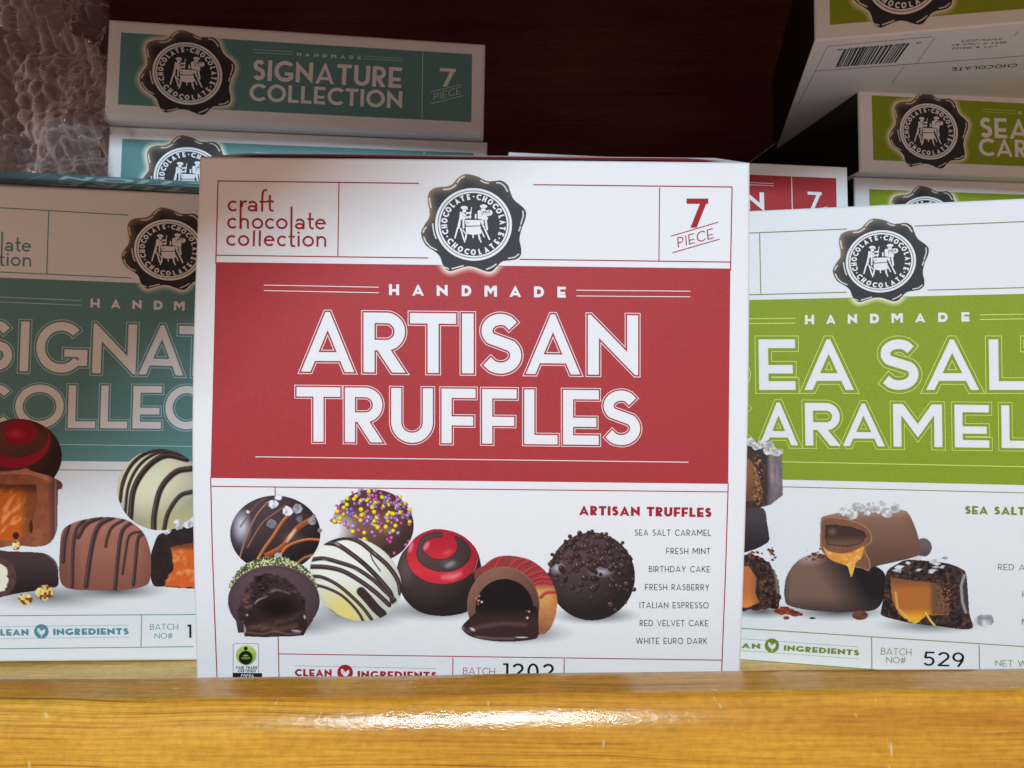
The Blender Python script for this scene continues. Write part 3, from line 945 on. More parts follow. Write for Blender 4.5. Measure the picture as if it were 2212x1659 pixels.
i = Ink()
for ch, x0, x1 in [("H", 840.5, 862.3), ("A", 890.5, 915.8), ("N", 943.5, 967), ("D", 997.4, 1018), ("M", 1046.6, 1073.5), ("A", 1100.5, 1125.5), ("D", 1153.6, 1175), ("E", 1204, 1222)]:
    by = 637.6 + (x0 - 840.5) * .0146
    i.letter(ch, (x0, by), (23.6, .3), (0, -23.6), .27, W=(x1 - x0) / 23.6, px=.5)
for a, b in [(z1(662, 1200), z1(1662, 1219)), (z1(662, 1248), z1(1662, 1267)), (z3(937, 996), z3(1730, 1003)), (z3(937, 1036), z3(1730, 1042))]: i.line(a, b, 1.6)
i.line(z4(262, 608), z4(1937, 629), 1.7)
i.put("band_lettering", f_red, 2, M["white_ink"], red)

def title(parent, face, lay, rows, st, band, mat, mat_line, px=.7):
    """big double lettering: solid letters and a thin line that runs round each of them"""
    a, b = Ink(), Ink()
    for letters, y0, slope, cap, lean in rows:
        for ch, x0, x1 in letters:
            by = y0 + (x0 - letters[0][1]) * slope
            ex, ey = (cap, cap * slope), (lean * cap, -cap)
            a.letter(ch, (x0, by), ex, ey, st, W=(x1 - x0) / cap, px=px)
            b.letter(ch, (x0, by), ex, ey, st, W=(x1 - x0) / cap, band=band, px=px * .62)
    o = a.put("title_lettering", face, lay, mat, parent)
    b.put("title_outline", face, lay, mat_line, o)

kz = .5581
def zx4(*L): return [(c, 406 + a * kz, 406 + b * kz) for c, a, b in L]
title(red, f_red, 2, [
    (zx4(("A", 438, 644), ("R", 680, 845), ("T", 860, 1038), ("I", 1061, 1106), ("S", 1130, 1290), ("A", 1308, 1518), ("N", 1548, 1742)), 647.4 + 278 * kz, .0105, 231 * kz, 0.0),
    (zx4(("T", 421, 590), ("R", 608, 757), ("U", 787, 948), ("F", 982, 1113), ("F", 1139, 1272), ("L", 1302, 1430), ("E", 1452, 1590), ("S", 1603, 1750)), 647.4 + 548.5 * kz, .0113, 211 * kz, 0.0)],
    .183, (.028, .0395), M["white_ink"], M["white_ink"])

# small heading: craft chocolate collection, its stems run from line to line
def craft(parent, face, lay, mat, org, ux, uy, only=None):
    def P(x, y): return (org[0] + x * ux[0] + y * uy[0], org[1] + x * ux[1] + y * uy[1])
    i = Ink()
    rows = [[("c", 347, 430), ("a", 520, 605), ("t", 690, 748)], [("c", 343, 422), ("n", 452, 532), ("o", 557, 656), ("c", 672, 757), ("o", 769, 868), ("a", 933, 1017), ("t", 1040, 1096), ("e", 1108, 1202)],
            [("c", 335, 414), ("o", 437, 535), ("e", 662, 756), ("c", 776, 860), ("i", 955, 974), ("o", 998, 1098), ("n", 1120, 1205)]]
    base = [558, 708, 858]; sl = .0105
    for r, row in enumerate(rows):
        for ch, x0, x1 in row:
            if only and x1 < only: continue
            y = base[r] + (x0 - 345) * sl; c = 94.0
            i.letter(ch, P(x0, y), (ux[0] * c, ux[1] * c + uy[1] * c * sl), (-uy[0] * c, -uy[1] * c), .185, W=(x1 - x0) / c, px=.42)
    def stem(x, ya, yb): i.line(P(x + (ya - yb) * -.0, ya), P(x - 3, yb), 17.6 * abs(ux[0]), 6)
    if not only:
        stem(461, 462, 712)
        for p, q in ((0, 1),):
            arcp = [P(a, b) for a, b in [(470, 520), (474, 490), (490, 473), (512, 472)]]
            V = smooth_open(arcp, 4)
            xs = [v[0] for v in V]; ys = [v[1] for v in V]
            i.field(lambda X, Y: path(X, Y, V, 8.6 * abs(ux[0]), True), min(xs) - 4, min(ys) - 4, max(xs) + 4, max(ys) + 4, .4)
        fp = smooth_open([P(a, b) for a, b in [(646, 562), (649, 440), (652, 400), (664, 376), (690, 372)]], 4)
        i.field(lambda X, Y: path(X, Y, fp, 8.8 * abs(ux[0]), True), min(v[0] for v in fp) - 4, min(v[1] for v in fp) - 4, max(v[0] for v in fp) + 4, max(v[1] for v in fp) + 4, .4)
        i.line(P(622, 474), P(690, 475), 15 * abs(ux[0]), 6)
        stem(577, 724, 861); stem(628, 725, 862)
    stem(903, 516, 838)
    tp = smooth_open([P(a, b) for a, b in [(900, 800), (900, 838), (908, 858), (934, 860)]], 4)
    i.field(lambda X, Y: path(X, Y, tp, 8.8 * abs(ux[0]), True), min(v[0] for v in tp) - 4, min(v[1] for v in tp) - 4, max(v[0] for v in tp) + 4, max(v[1] for v in tp) + 4, .4)
    i.line(P(876, 778), P(932, 779), 15 * abs(ux[0]), 6)
    i.put("craft_lettering", face, lay, mat, parent)
o0, o1 = z1(0, 0), z1(1, 0)
craft(red, f_red, 1.6, M["dark_red"], o0, (K / 2.212, 0), (0, K / 2.212))

def seven(parent, face, lay, mat, x0, x1, y0, y1, lines, p0, d, cap, lw, st=.2, thin=.10):
    i = Ink(); c = y1 - y0
    i.letter("7", (x0, y1), (c, 0), (0, -c), st, W=(x1 - x0) / c, px=.45)
    for a, b in lines: i.line(a, b, lw)
    L = math.hypot(*d)
    i.text("PIECE", p0, d, cap, thin, .2, length=L, px=.35, up=(d[1] * .35 / L, -1))
    i.put("count_lettering", face, lay, mat, parent)
seven(red, f_red, 1.6, M["dark_red"], 1483, 1530, 429, 492, [(z3(1595, 620), z3(1925, 522)), (z3(1607, 735), z3(1935, 640))], (1464.6, 535), (77, -20.5), 21.7, 1.9)

i = Ink(); i.text("ARTISAN TRUFFLES", (1250.7, 1112.6), (286, 4.6), 20.3, .26, .12, length=286, px=.42); i.put("list_heading", f_red, 1.6, M["dark_red"], red)
i = Ink()
for t_, xa, xb, yb in [("SEA SALT CARAMEL", 1343, 1875, 406), ("FRESH MINT", 1563, 1870, 534), ("BIRTHDAY CAKE", 1442, 1868, 660), ("FRESH RASBERRY", 1415, 1862, 786), ("ITALIAN ESPRESSO", 1377, 1858, 911), ("RED VELVET CAKE", 1378, 1855, 1036), ("WHITE EURO DARK", 1353, 1848, 1160)]:
    a, b = z6(xa, yb - 1), z6(xb, yb + 1)
    i.text(t_, a, (b[0] - a[0], b[1] - a[1]), 13.4, .125, .2, length=b[0] - a[0], px=.36)
i.put("flavour_list", f_red, 1.6, M["charcoal"], red)
clean_row(red, f_red, 1.6, M["dark_red"], [(z5(872, 1537), z5(2030, 1560)), ((636, 1478), (943, 1482))],
          [("CLEAN", (636.9, 1460.5), (79, .8), 15.6, 79.5), ("INGREDIENTS", (772.4, 1464.5), (171, 2.2), 15.6, 171)], (745.6, 1452.5, 16.9))
i = Ink(); i.text("BATCH", z6(148, 1372), (1, .012), 15.2, .10, .16, length=68.5, px=.36); i.text("NO#", (1012, 1480), (1, .012), 13, .085, .16, length=44, px=.4)
i.put("batch_lettering", f_red, 1.6, M["dark_red"], red)
i = Ink(); i.text("1202", z6(425, 1400), (1, .012), 33.0, .135, .2, length=110, px=.5); i.put("batch_number", f_red, 1.6, M["black"], red)

# fair-trade mark
i = Ink()
cxf, cyf = z5(474, 1480); wf, hf = 208 / 2.074 * K, 250 / 2.074 * K
def rrect(X, Y):
    qx, qy = np.abs(X - cxf) - wf / 2 + 4, np.abs(Y - cyf) - hf / 2 + 4
    d = np.hypot(np.maximum(qx, 0), np.maximum(qy, 0)) + np.minimum(np.maximum(qx, qy), 0) - 4
    return np.abs(d) - .65
i.field(rrect, cxf - wf, cyf - hf, cxf + wf, cyf + hf, .5)
mark = i.put("certification_mark", f_red, 1.6, M["grey_ink"], red)
gx, gy = z5(477, 1450); gr = 83 / 2.074 * K
def gdisc(X, Y):
    d = np.hypot(X - gx, Y - gy) - gr
    t = np.clip((Y - gy) / gr * .5 + .5, 0, 1)
    return mixc(solid(X, (178, 205, 96)), (110, 158, 52), t), d
picture("green_disc", f_red, 2, mark, gx - gr - 1, gy - gr - 1, gx + gr + 1, gy + gr + 1, .7, gdisc)
i = Ink(); s_ = K / 2.074
def figure(X, Y):
    u, v = (X - z5(0, 0)[0]) / s_, (Y - z5(0, 0)[1]) / s_
    f = np.minimum(np.hypot(u - 473, v - 1396) - 16, np.maximum(ell(u, v, 473, 1470, 56, 56), -ell(u, v, 474, 1476, 30, 30)))
    bowl_ = np.maximum(ell(u, v, 474, 1478, 46, 50), 1474 - v)
    f = np.minimum(f, bowl_)
    f = np.minimum(f, ell(u, v, 474, 1474, 48, 16))
    return np.maximum(f, -(np.abs(ell(u, v, 474, 1474, 36, 9) + 3) - 3)) * s_
i.field(figure, *z5(400, 1370), *z5(550, 1540), .45)
for t_, a, b, y in [("FAIR TRADE", 396, 568, 1562), ("CERTIFIED", 408, 556, 1589)]:
    i.text(t_, z5(a, y), (1, .01), 23 / 2.074 * K, .2, .16, length=(b - a) / 2.074 * K, px=.3)
i.quad(z5(367, 1594), z5(606, 1597), z5(607, 1660), z5(367, 1660), 2)
i.put("mark_lettering", f_red, 2.4, M["black"], mark)
i = Ink(); i.text("COCOA", z5(434, 1637), (1, .01), 32 / 2.074 * K, .2, .14, length=106 / 2.074 * K, px=.3); i.put("cocoa_lettering", f_red, 3, M["white_ink"], mark)

band_top = lambda x: 566.4 + (x - 466.3) * .01251
seal(red, f_red, 2.6, 1023, 485, 82.9, 78.35, seen(RED_A), .012, h=.9, halo_to=lambda X, Y: band_top(X) + .3 - Y)

# printed truffles (each is one printed photograph on the panel)
q5 = Zm(880, 1900, 2.5917); q6 = Zm(1550, 1980, 2.212)
s5, s6 = K / 2.5917, K / 2.212
shadows(red, f_red, 1.2, [(640, 1352, 120, 26, .45), (770, 1325, 130, 36, .55), (940, 1318, 120, 26, .6), (1120, 1368, 125, 26, .6), (1285, 1330, 105, 20, .7)])
def caramel_truffle(X, Y):
    cx, cy, rx, ry = 594.8, 1153, 97.8, 83
    nx, ny, nz, d = dome(X, Y, cx, cy, rx, ry)
    C = shade((66, 52, 54), nx, ny, nz, .55, 1.15)
    C = mixc(C, (120, 112, 124), np.clip(.9 - np.hypot((nx + .78) / .30, (ny + .05) / .62), 0, 1))
    C = mixc(C, (205, 208, 222), np.clip(1.2 - np.hypot((nx + .74) / .20, (ny + .22) / .42), 0, 1) * .85)
    C = mixc(C, (112, 92, 86), np.clip(1 - np.hypot((nx - .35) / .35, (ny - .1) / .2), 0, 1) * .6)
    T = lambda *p: q5(*p)
    C = strokes(C, X, Y, T((430,160),(340,220),(270,310),(170,450)), 2.2, (126, 92, 80))
    C = strokes(C, X, Y, T((450,200),(340,330),(240,540),(180,720),(150,840)), 3.4, (140, 96, 76), (196, 168, 158))
    C = strokes(C, X, Y, T((640,235),(530,310),(410,400),(310,550),(250,660)), 3.8, (118, 74, 54), (190, 150, 132))
    C = strokes(C, X, Y, T((700,290),(600,400),(510,540),(410,680),(340,800)), 6.5, (166, 88, 46), (212, 168, 140))
    C = strokes(C, X, Y, T((900,370),(770,450),(680,550),(590,660),(440,740)), 11.5, (142, 72, 36), (196, 120, 70))
    C = gloss(C, X, Y, T((735,480),(690,540),(650,600)), 5.5, (244, 222, 200), .95)
    C = strokes(C, X, Y, T((980,582),(860,578),(730,610),(640,660),(570,750)), 5, (178, 92, 44), (226, 176, 136))
    C = strokes(C, X, Y, T((900,740),(820,770),(740,830)), 5, (150, 84, 50), (196, 140, 110))
    for k, (x, y, r, b) in enumerate([(508,215,58,1.15),(655,292,60,1.1),(752,266,56,.8),(495,422,60,.6),(775,368,42,.55),(905,392,46,.75),(560,152,40,1.2),(985,490,30,.7),(925,340,24,.7),(560,752,46,1.0),(248,296,22,1.1)]):
        p = T(x, y); C = crystal(C, X, Y, p[0], p[1], r * s5, 40 + k, np.array((205, 205, 210)) * b)
    f = d
    for x, y, r in ((560,152,40),(985,490,30),(925,340,24)): p = T(x, y); f = np.minimum(f, np.hypot(X - p[0], Y - p[1]) - r * s5 * .8)
    return C, f
picture("printed_truffle", f_red, 2.0, red, 492, 1064, 698, 1242, .8, caramel_truffle, "dark truffle print with caramel stripes and salt crystals")

def sprinkle_truffle(X, Y):
    cx, cy = z5(1510, 395); rx, ry = 335 * K / 2.074, 300 * K / 2.074
    nx, ny, nz, d = dome(X, Y, cx, cy, rx, ry)
    C = shade((126, 88, 76), nx, ny, nz, .5, 1.15)
    C = mixc(C, (222, 222, 222), np.clip(1.35 - np.hypot((nx + .98) / .46, (ny - .0) / .85), 0, 1))
    C = mixc(C, (176, 140, 124), np.clip(1 - np.hypot((nx - .36) / .2, (ny - .12) / .15), 0, 1) * .6)
    g = np.random.default_rng(5); f = d
    pal = [(240, 196, 36), (240, 196, 36), (200, 84, 150), (190, 70, 140), (128, 98, 178), (150, 128, 186), (172, 150, 196)]
    n = 0
    C = mixc(C, (70, 44, 44), np.clip((-ny - .05) * 1.6, 0, .8) * (d < 0))
    while n < 200:
        a, b = g.uniform(-1.02, 1.02), g.uniform(-1.04, .75)
        if a * a + b * b > 1.08: continue
        if g.random() > np.clip(1.05 - (b + .32) * 1.6, .06, 1): continue
        if a < -.7 and b > -.1: continue
        n += 1
        col = np.array(pal[g.integers(len(pal))], float); r = (4.7 if col[0] > 230 else 3.8) * g.uniform(.85, 1.1)
        px, py = cx + a * rx, cy + b * ry
        rr = np.hypot(X - px, Y - py)
        C = mixc(C, (60, 38, 40), cov(np.hypot(X - px - .8, Y - py - 1.2) - r, 1.5) * .6)
        C = mixc(C, col * .82, cov(rr - r, 1)); C = mixc(C, np.minimum(col * 1.1 + 12, 250), cov(np.hypot(X - px + .6, Y - py + .8) - r * .62, 1.6))
        if a * a + b * b > .9 and b < .2: f = np.minimum(f, rr - r)
    return C, f
picture("printed_truffle", f_red, 1.5, red, 712, 1052, 902, 1212, .8, sprinkle_truffle, "milk truffle print covered in yellow pink and purple sprinkles")

def mint_truffle(X, Y):
    cx, cy = q5(515, 1205); rx, ry = 470 * s5, 362 * s5
    u, v = (X - cx) / rx, (Y - cy) / ry
    d = (np.hypot(u, v) - 1) * ry
    low = np.maximum(poly(X, Y, q5((120,1380),(150,1535),(205,1530),(215,1570),(420,1578),(640,1570),(820,1560),(850,1500),(920,1400),(800,1300),(300,1300))), -99)
    face = np.minimum(d, low)
    # leafy rim behind the cut face
    rim = ell(X, Y, *q5(510, 1150), 465 * s5, 400 * s5)
    rim = np.maximum(rim + (vnoise(X, Y, 2.2, 91) - .55) * 5, Y - q5(0, 1080)[1])
    n1, n2 = vnoise(X, Y, 2.6, 70), vnoise(X, Y, 1.7, 71)
    R = mixc(solid(X, (78, 84, 52)), (206, 214, 160), np.clip((n1 - .42) * 4, 0, 1)); R = mixc(R, (40, 40, 30), np.clip((.36 - n2) * 6, 0, 1))
    C = R
    F0 = shade((88, 68, 74), u * .3, v * .5, np.sqrt(np.clip(1 - .3 * (u * u + v * v), 0, 1)), .62, 1.08)
    F0 = mixc(F0, (60, 46, 50), np.clip((np.hypot(u, v) - .86) * 5, 0, 1) * .6)
    F0 += ((fbm(X, Y, 3, 9) - .5) * 9)[..., None]
    k = cov(face, 1.2)[..., None]; C = C * (1 - k) + F0 * k
    C = mixc(C, (176, 130, 104), cov(np.abs(d + .2) - .7, 1) * (Y < cy) * .6)
    # crumbly cavity
    cav = poly(X, Y, q5((250,1060),(320,960),(430,930),(560,940),(700,1030),(760,1110),(840,1200),(860,1300),(830,1430),(200,1430),(140,1360),(190,1180))) + (vnoise(X, Y, 5, 33) - .5) * 6
    t = fbm(X * .7 + Y * .5, Y - X * .2, 11, 12)
    cc = mixc(solid(X, (58, 42, 42)), (104, 74, 70), np.clip((t - .52) * 4.0, 0, 1)); cc = mixc(cc, (30, 22, 22), np.clip((.44 - t) * 5, 0, 1))
    C = C * (1 - cov(cav, 1.5)[..., None]) + cc * cov(cav, 1.5)[..., None]
    pool = poly(X, Y, smooth_closed(q5((300,1260),(330,1200),(430,1150),(560,1110),(680,1140),(790,1200),(840,1290),(850,1400),(845,1490),(815,1550),(640,1572),(520,1540),(420,1574),(280,1560),(215,1530),(205,1440),(250,1350)), 4))
    pc = mixc(solid(X, (50, 34, 30)), (26, 18, 16), np.clip(1 - np.hypot((X - q5(560, 0)[0]) / (240 * s5), (Y - q5(0, 1270)[1]) / (130 * s5)), 0, 1) * 1.6)
    pc = mixc(pc, (104, 78, 64), np.clip(1 - np.abs(Y - q5(0, 1430)[1] + (X - cx) * .25) / 13, 0, 1) * np.clip(fbm(X, Y, 14, 3) * 1.6 - .5, 0, 1) * .8)
    kk = cov(pool, 1.4)[..., None]; C = C * (1 - kk) + pc * kk
    C = mixc(C, (112, 86, 74), np.clip(1 - np.abs(path(X, Y, q5((280,1480),(420,1470),(560,1500),(740,1460)), 1, False)) / 8, 0, 1) * .6 * cov(pool, 2))
    C = mixc(C, (150, 130, 122), np.clip(1 - np.abs(path(X, Y, q5((250,1530),(400,1545),(520,1515),(650,1545),(780,1535)), 1, False)) / 3, 0, 1) * .45 * cov(pool, 2))
    C = gloss(C, X, Y, q5((320,1235),(360,1195),(450,1160)), 3, (205, 202, 206), .8)
    C = gloss(C, X, Y, q5((470,1120),(560,1095),(680,1140)), 3.2, (112, 116, 132), .9)
    C = gloss(C, X, Y, q5((212,1450),(222,1500),(216,1545)), 2.6); C = gloss(C, X, Y, q5((700,1508),(790,1518)), 4.2, (220, 216, 216), .85)
    C = gloss(C, X, Y, q5((826,1355),(832,1385)), 4.0); C = gloss(C, X, Y, q5((240,1345),(245,1355)), 3.4)
    C = gloss(C, X, Y, q5((380,1510),(430,1490)), 5, (110, 94, 86), .7)
    g = np.random.default_rng(8)
    for _ in range(18):
        p = q5(g.uniform(150, 740), g.uniform(940, 1300))
        C = mixc(C, (206, 180, 170), cov(np.hypot(X - p[0], Y - p[1]) - .7, 1) * .7 * cov(cav, 2) * (1 - cov(pool, 2)))
    return C, np.minimum(np.minimum(face, rim), pool)
picture("printed_truffle", f_red, 3.0, red, 484, 1190, 698, 1380, .75, mint_truffle, "cut dark truffle print with green leaf crumbs and runny centre")

def striped_egg(X, Y):
    cx, cy = q5(1350, 985)
    nx, ny, nz, d = dome(X, Y, cx, cy, 492 * s5, 404 * s5, 32)
    C = shade((238, 240, 222), nx, ny, nz, .80, 1.0)
    C = mixc(C, (226, 206, 112), np.clip(1.25 - np.hypot((nx + .35) / .55, (ny - .85) / .62), 0, 1) * .9)
    C = mixc(C, (196, 184, 150), np.clip(nz * -1 + .30, 0, 1) * 1.2)
    D_, H_ = (56, 42, 42), (120, 104, 104)
    for pts, w in [(((1110,585),(1250,560),(1390,605),(1540,725),(1680,850),(1780,1000),(1805,1130)), 9.5), (((1030,610),(1160,632),(1300,722),(1450,842),(1590,985),(1700,1120),(1722,1210)), 10),
                   (((890,785),(1020,772),(1180,812),(1350,872),(1520,985),(1650,1105),(1745,1195)), 8.5), (((875,855),(1050,862),(1220,902),(1400,1005),(1560,1125),(1690,1245)), 9.5),
                   (((885,955),(1000,962),(1150,1032),(1300,1152),(1420,1272),(1510,1390)), 7), (((895,1040),(1020,1062),(1180,1132),(1300,1232),(1385,1335),(1425,1412)), 5.5), (((1010,1265),(1090,1302),(1165,1362)), 5),
                   (((1500,730),(1530,800),(1600,900)), 2.2), (((1400,800),(1560,960)), 3)]:
        C = strokes(C, X, Y, q5(*pts), w, D_, H_)
    C = strokes(C, X, Y, q5((1405,1110),(1470,1180),(1550,1275),(1620,1340)), 19, (58, 44, 44), None, 2)
    C = gloss(C, X, Y, q5((1140,615),(1185,640)), 3.6, (200, 196, 200), .8); C = gloss(C, X, Y, q5((1010,790),(1060,800)), 3.4, (190, 186, 190), .8)
    C = gloss(C, X, Y, q5((940,830),(1080,835)), 1.6, (190, 186, 190), .7); C = gloss(C, X, Y, q5((960,985),(990,992)), 3, (190, 186, 190), .7)
    C = gloss(C, X, Y, q5((1300,870),(1390,905)), 1.6, (190, 186, 190), .6); C = gloss(C, X, Y, q5((1530,710),(1560,740)), 2, (190, 186, 190), .6)
    return C, d
picture("printed_truffle", f_red, 2.5, red, 664, 1150, 872, 1350, .8, striped_egg, "white truffle print with dark chocolate drizzle")

def swirl_truffle(X, Y):
    cx, cy = q6(400, 620)
    body = poly(X, Y, smooth_closed(q6((25,600),(60,460),(120,380),(200,290),(300,240),(400,225),(540,255),(650,320),(730,420),(765,560),(770,700),(740,850),(660,940),(520,980),(380,985),(250,960),(140,890),(60,770)), 4))
    u, v = (X - cx) / (372 * s6), (Y - cy) / (385 * s6)
    nz = np.sqrt(np.clip(1 - u * u - v * v, 0, 1))
    C = shade((72, 56, 54), u, v, nz, .55, 1.18)
    C = mixc(C, (112, 100, 96), np.clip(1 - np.hypot((u + .78) / .22, (v + .1) / .45), 0, 1) * .55)
    C = mixc(C, (40, 31, 31), np.clip((u - .45) * 1.6, 0, 1) * np.clip((v + .1) * 2, 0, 1))
    def E(a, b, ra, rb): p = q6(a, b); return ell(X, Y, p[0], p[1], ra * s6, rb * s6)
    top = E(425, 465, 312, 242); inner = E(435, 435, 238, 165); blob = E(405, 372, 152, 118); bridge = E(452, 285, 82, 58)
    redf = np.minimum(np.maximum(top, -inner), np.minimum(blob, bridge))
    hook = path(X, Y, smooth_open(q6((405,275),(330,285),(262,320),(232,385),(250,450)), 5), 24 * s6, False)
    redf = np.maximum(redf, -hook)
    k = cov(redf, 1.6)
    rc = mixc(solid(X, (172, 34, 48)), (206, 52, 60), np.clip(1 - np.abs(v + .1) * 1.4, 0, 1))
    rc = mixc(rc, (138, 28, 40), np.clip(u * 1.2 - .2, 0, 1) * .8)
    C = mixc(C, (30, 22, 24), cov(np.abs(redf) - 1.2, 2) * .6)
    C = C * (1 - k[..., None]) + rc * k[..., None]
    C = mixc(C, (104, 96, 98), np.maximum(0, 1 - np.hypot((X - q6(490, 545)[0]) / 26, (Y - q6(0, 530)[1]) / 13)) * (1 - k) * .9)
    C = gloss(C, X, Y, q6((460,555),(520,520)), 7, (168, 180, 186), .7, 9); C = gloss(C, X, Y, q6((430,650),(520,640),(580,615)), 10, (236, 148, 158), .85, 11)
    C = gloss(C, X, Y, q6((140,420),(160,350)), 6, (240, 170, 176), .85, 8); C = gloss(C, X, Y, q6((270,400),(300,350)), 6, (236, 170, 172), .9, 9)
    C = gloss(C, X, Y, q6((440,440),(500,420)), 7, (224, 96, 104), .7, 9); C = gloss(C, X, Y, q6((735,480),(715,560),(680,620)), 1.6, (226, 206, 210), .8)
    return C, body
picture("printed_truffle", f_red, 2.2, red, 852, 1134, 1046, 1338, .8, swirl_truffle, "dark truffle print with a red spiral on top")

def cut_truffle(X, Y):
    back = poly(X, Y, smooth_closed(q6((700,650),(790,540),(870,480),(960,458),(1080,465),(1200,500),(1310,580),(1380,680),(1420,800),(1425,900),(1400,1020),(1350,1110),(1260,1150),(900,1150)), 4))
    u, v = (X - q6(1050, 0)[0]) / (380 * s6), (Y - q6(0, 800)[1]) / (350 * s6)
    C = mixc(solid(X, (150, 58, 56)), (120, 62, 52), np.clip(fbm(X + Y * .4, Y * .2, 5, 21) * 3 - 1.2, 0, 1))
    side = np.clip((u - .12 + v * .35) * 3.2, 0, 1) * np.clip((v + .30) * 5, 0, 1)
    gold = mixc(solid(X, (206, 154, 84)), (150, 92, 62), np.clip(v * 1.3 - .1, 0, 1)); gold = mixc(gold, (186, 118, 72), np.clip((u - .75) * 4, 0, 1))
    gold += ((fbm(X, Y, 3, 30) - .5) * 26)[..., None]
    C = C * (1 - side[..., None]) + gold * side[..., None]
    for pts in [((870,480),(820,540)),((940,470),(880,560)),((1010,560),(1060,500),(1120,485)),((1060,590),(1120,530),(1180,505)),((1120,620),(1190,570),(1250,545)),((1150,650),(1230,610),(1310,590)),((1190,680),(1270,650),(1360,650)),((1205,715),(1290,680),(1375,700)),((1280,820),(1330,780),(1410,775))]:
        C = strokes(C, X, Y, q6(*pts), 5.5, (176, 44, 58), (196, 92, 92), 3.5)
    fr = np.maximum(ell(X, Y, *q6(955, 890), 316 * s6, 336 * s6), poly(X, Y, q6((600,540),(1300,500),(1285,1150),(1230,1190),(640,1010))))
    fr = np.maximum(fr, X - q6(1272, 0)[0])
    fc = shade((118, 82, 70), (X - q6(955, 0)[0]) / 90, (Y - q6(0, 880)[1]) / 90, .7 + 0 * X, .62, 1.12); fc += ((fbm(X, Y, 4, 6) - .5) * 12)[..., None]
    fc = mixc(fc, (150, 110, 92), cov(np.abs(fr + 1) - 1, 1.5) * .5)
    k = cov(fr, 1.3)[..., None]; C = C * (1 - k) + fc * k
    cav = np.maximum(ell(X, Y, *q6(965, 920), 252 * s6, 258 * s6), X - q6(1225, 0)[0])
    cv = mixc(solid(X, (28, 21, 22)), (60, 42, 38), np.clip((Y - q6(0, 900)[1]) / 30, 0, 1))
    k = cov(cav, 1.6)[..., None]; C = C * (1 - k) + cv * k
    pool = poly(X, Y, smooth_closed(q6((590,1085),(640,1020),(710,960),(760,900),(860,930),(1100,950),(1240,900),(1262,1050),(1258,1165),(1200,1192),(1050,1208),(880,1205),(720,1180),(630,1140)), 4))
    pc = mixc(solid(X, (58, 40, 37)), (36, 25, 24), np.clip((q6(0, 1010)[1] - Y) / 20, 0, 1))
    k = cov(pool, 1.6)[..., None]; C = C * (1 - k) + pc * k
    C = mixc(C, (112, 86, 76), np.clip(1 - np.abs(path(X, Y, q6((640,1120),(760,1075),(950,1050),(1150,1060)), 1, False)) / 7, 0, 1) * .55 * cov(pool, 2))
    C = mixc(C, (150, 128, 120), np.clip(1 - np.abs(path(X, Y, q6((720,1165),(880,1180),(1040,1182)), 1, False)) / 3.5, 0, 1) * .5 * cov(pool, 2))
    C = gloss(C, X, Y, q6((670,1090),(705,1110)), 5, (226, 224, 226), .95, 4); C = gloss(C, X, Y, q6((1060,1170),(1165,1170)), 3, (228, 226, 228), .95, 2.5); C = gloss(C, X, Y, q6((605,1075),(610,1105)), 5, (150, 146, 150), .7, 4)
    for x, y, c in ((745,810,(214,120,78)),(740,850,(230,150,110)),(720,830,(180,120,80)),(768,862,(226,210,200)),(735,880,(150,96,66)),(1180,945,(190,150,130)),(1165,1000,(236,220,212)),(1158,940,(90,62,54))):
        p = q6(x, y); C = mixc(C, c, cov(np.hypot(X - p[0], Y - p[1]) - 2.4, 2))
    return C, np.minimum(np.minimum(back, fr), pool)
picture("printed_truffle", f_red, 3.0, red, 988, 1192, 1210, 1392, .8, cut_truffle, "cut truffle print with red and gold shell and dark runny filling")

def nib_truffle(X, Y):
    cx, cy = q6(1725, 640); rx, ry = 378 * s6, 385 * s6
    nx, ny, nz, d = dome(X, Y, cx, cy, rx, ry)
    C = shade((76, 60, 60), nx, ny, nz, .55, 1.12)
    C = mixc(C, (206, 204, 214), np.clip(1 - np.hypot((nx - .22) / .34, (ny + .1) / .14), 0, 1) * .8)
    C = mixc(C, (206, 204, 214), np.clip(1 - np.hypot((nx + .8) / .2, (ny + .2) / .2), 0, 1) * .8)
    g = np.random.default_rng(14); f = d; n = 0
    while n < 190:
        a, b = g.uniform(-1.05, 1.08), g.uniform(-1.05, .85); r2 = a * a + b * b
        if r2 > 1.1: continue
        if g.random() > np.clip(.95 - (b - .05) * 2.2, .06 if a > .0 else 0.01, 1): continue
        n += 1
        r = g.uniform(3.6, 6.6); px, py = cx + a * rx, cy + b * ry
        C = mixc(C, (30, 20, 20), cov(np.hypot(X - px - .8, Y - py - 1.4) - r, 2) * .75)
        C = mixc(C, np.array((70, 50, 48.)) * g.uniform(.7, 1.15), cov(np.hypot((X - px) / g.uniform(.85, 1.1), Y - py) - r * .9, 1.3))
        C = mixc(C, (176, 148, 142) if g.random() > .06 else (206, 104, 60), cov(np.hypot(X - px + r * .3, Y - py + r * .35) - r * .25, 1.1) * g.uniform(.3, .9))
        if r2 > .86: f = np.minimum(f, np.hypot(X - px, Y - py) - r * .9)
    return C, f
picture("printed_truffle", f_red, 2.1, red, 1164, 1138, 1392, 1352, .8, nib_truffle, "dark round truffle print crusted with cocoa nibs")

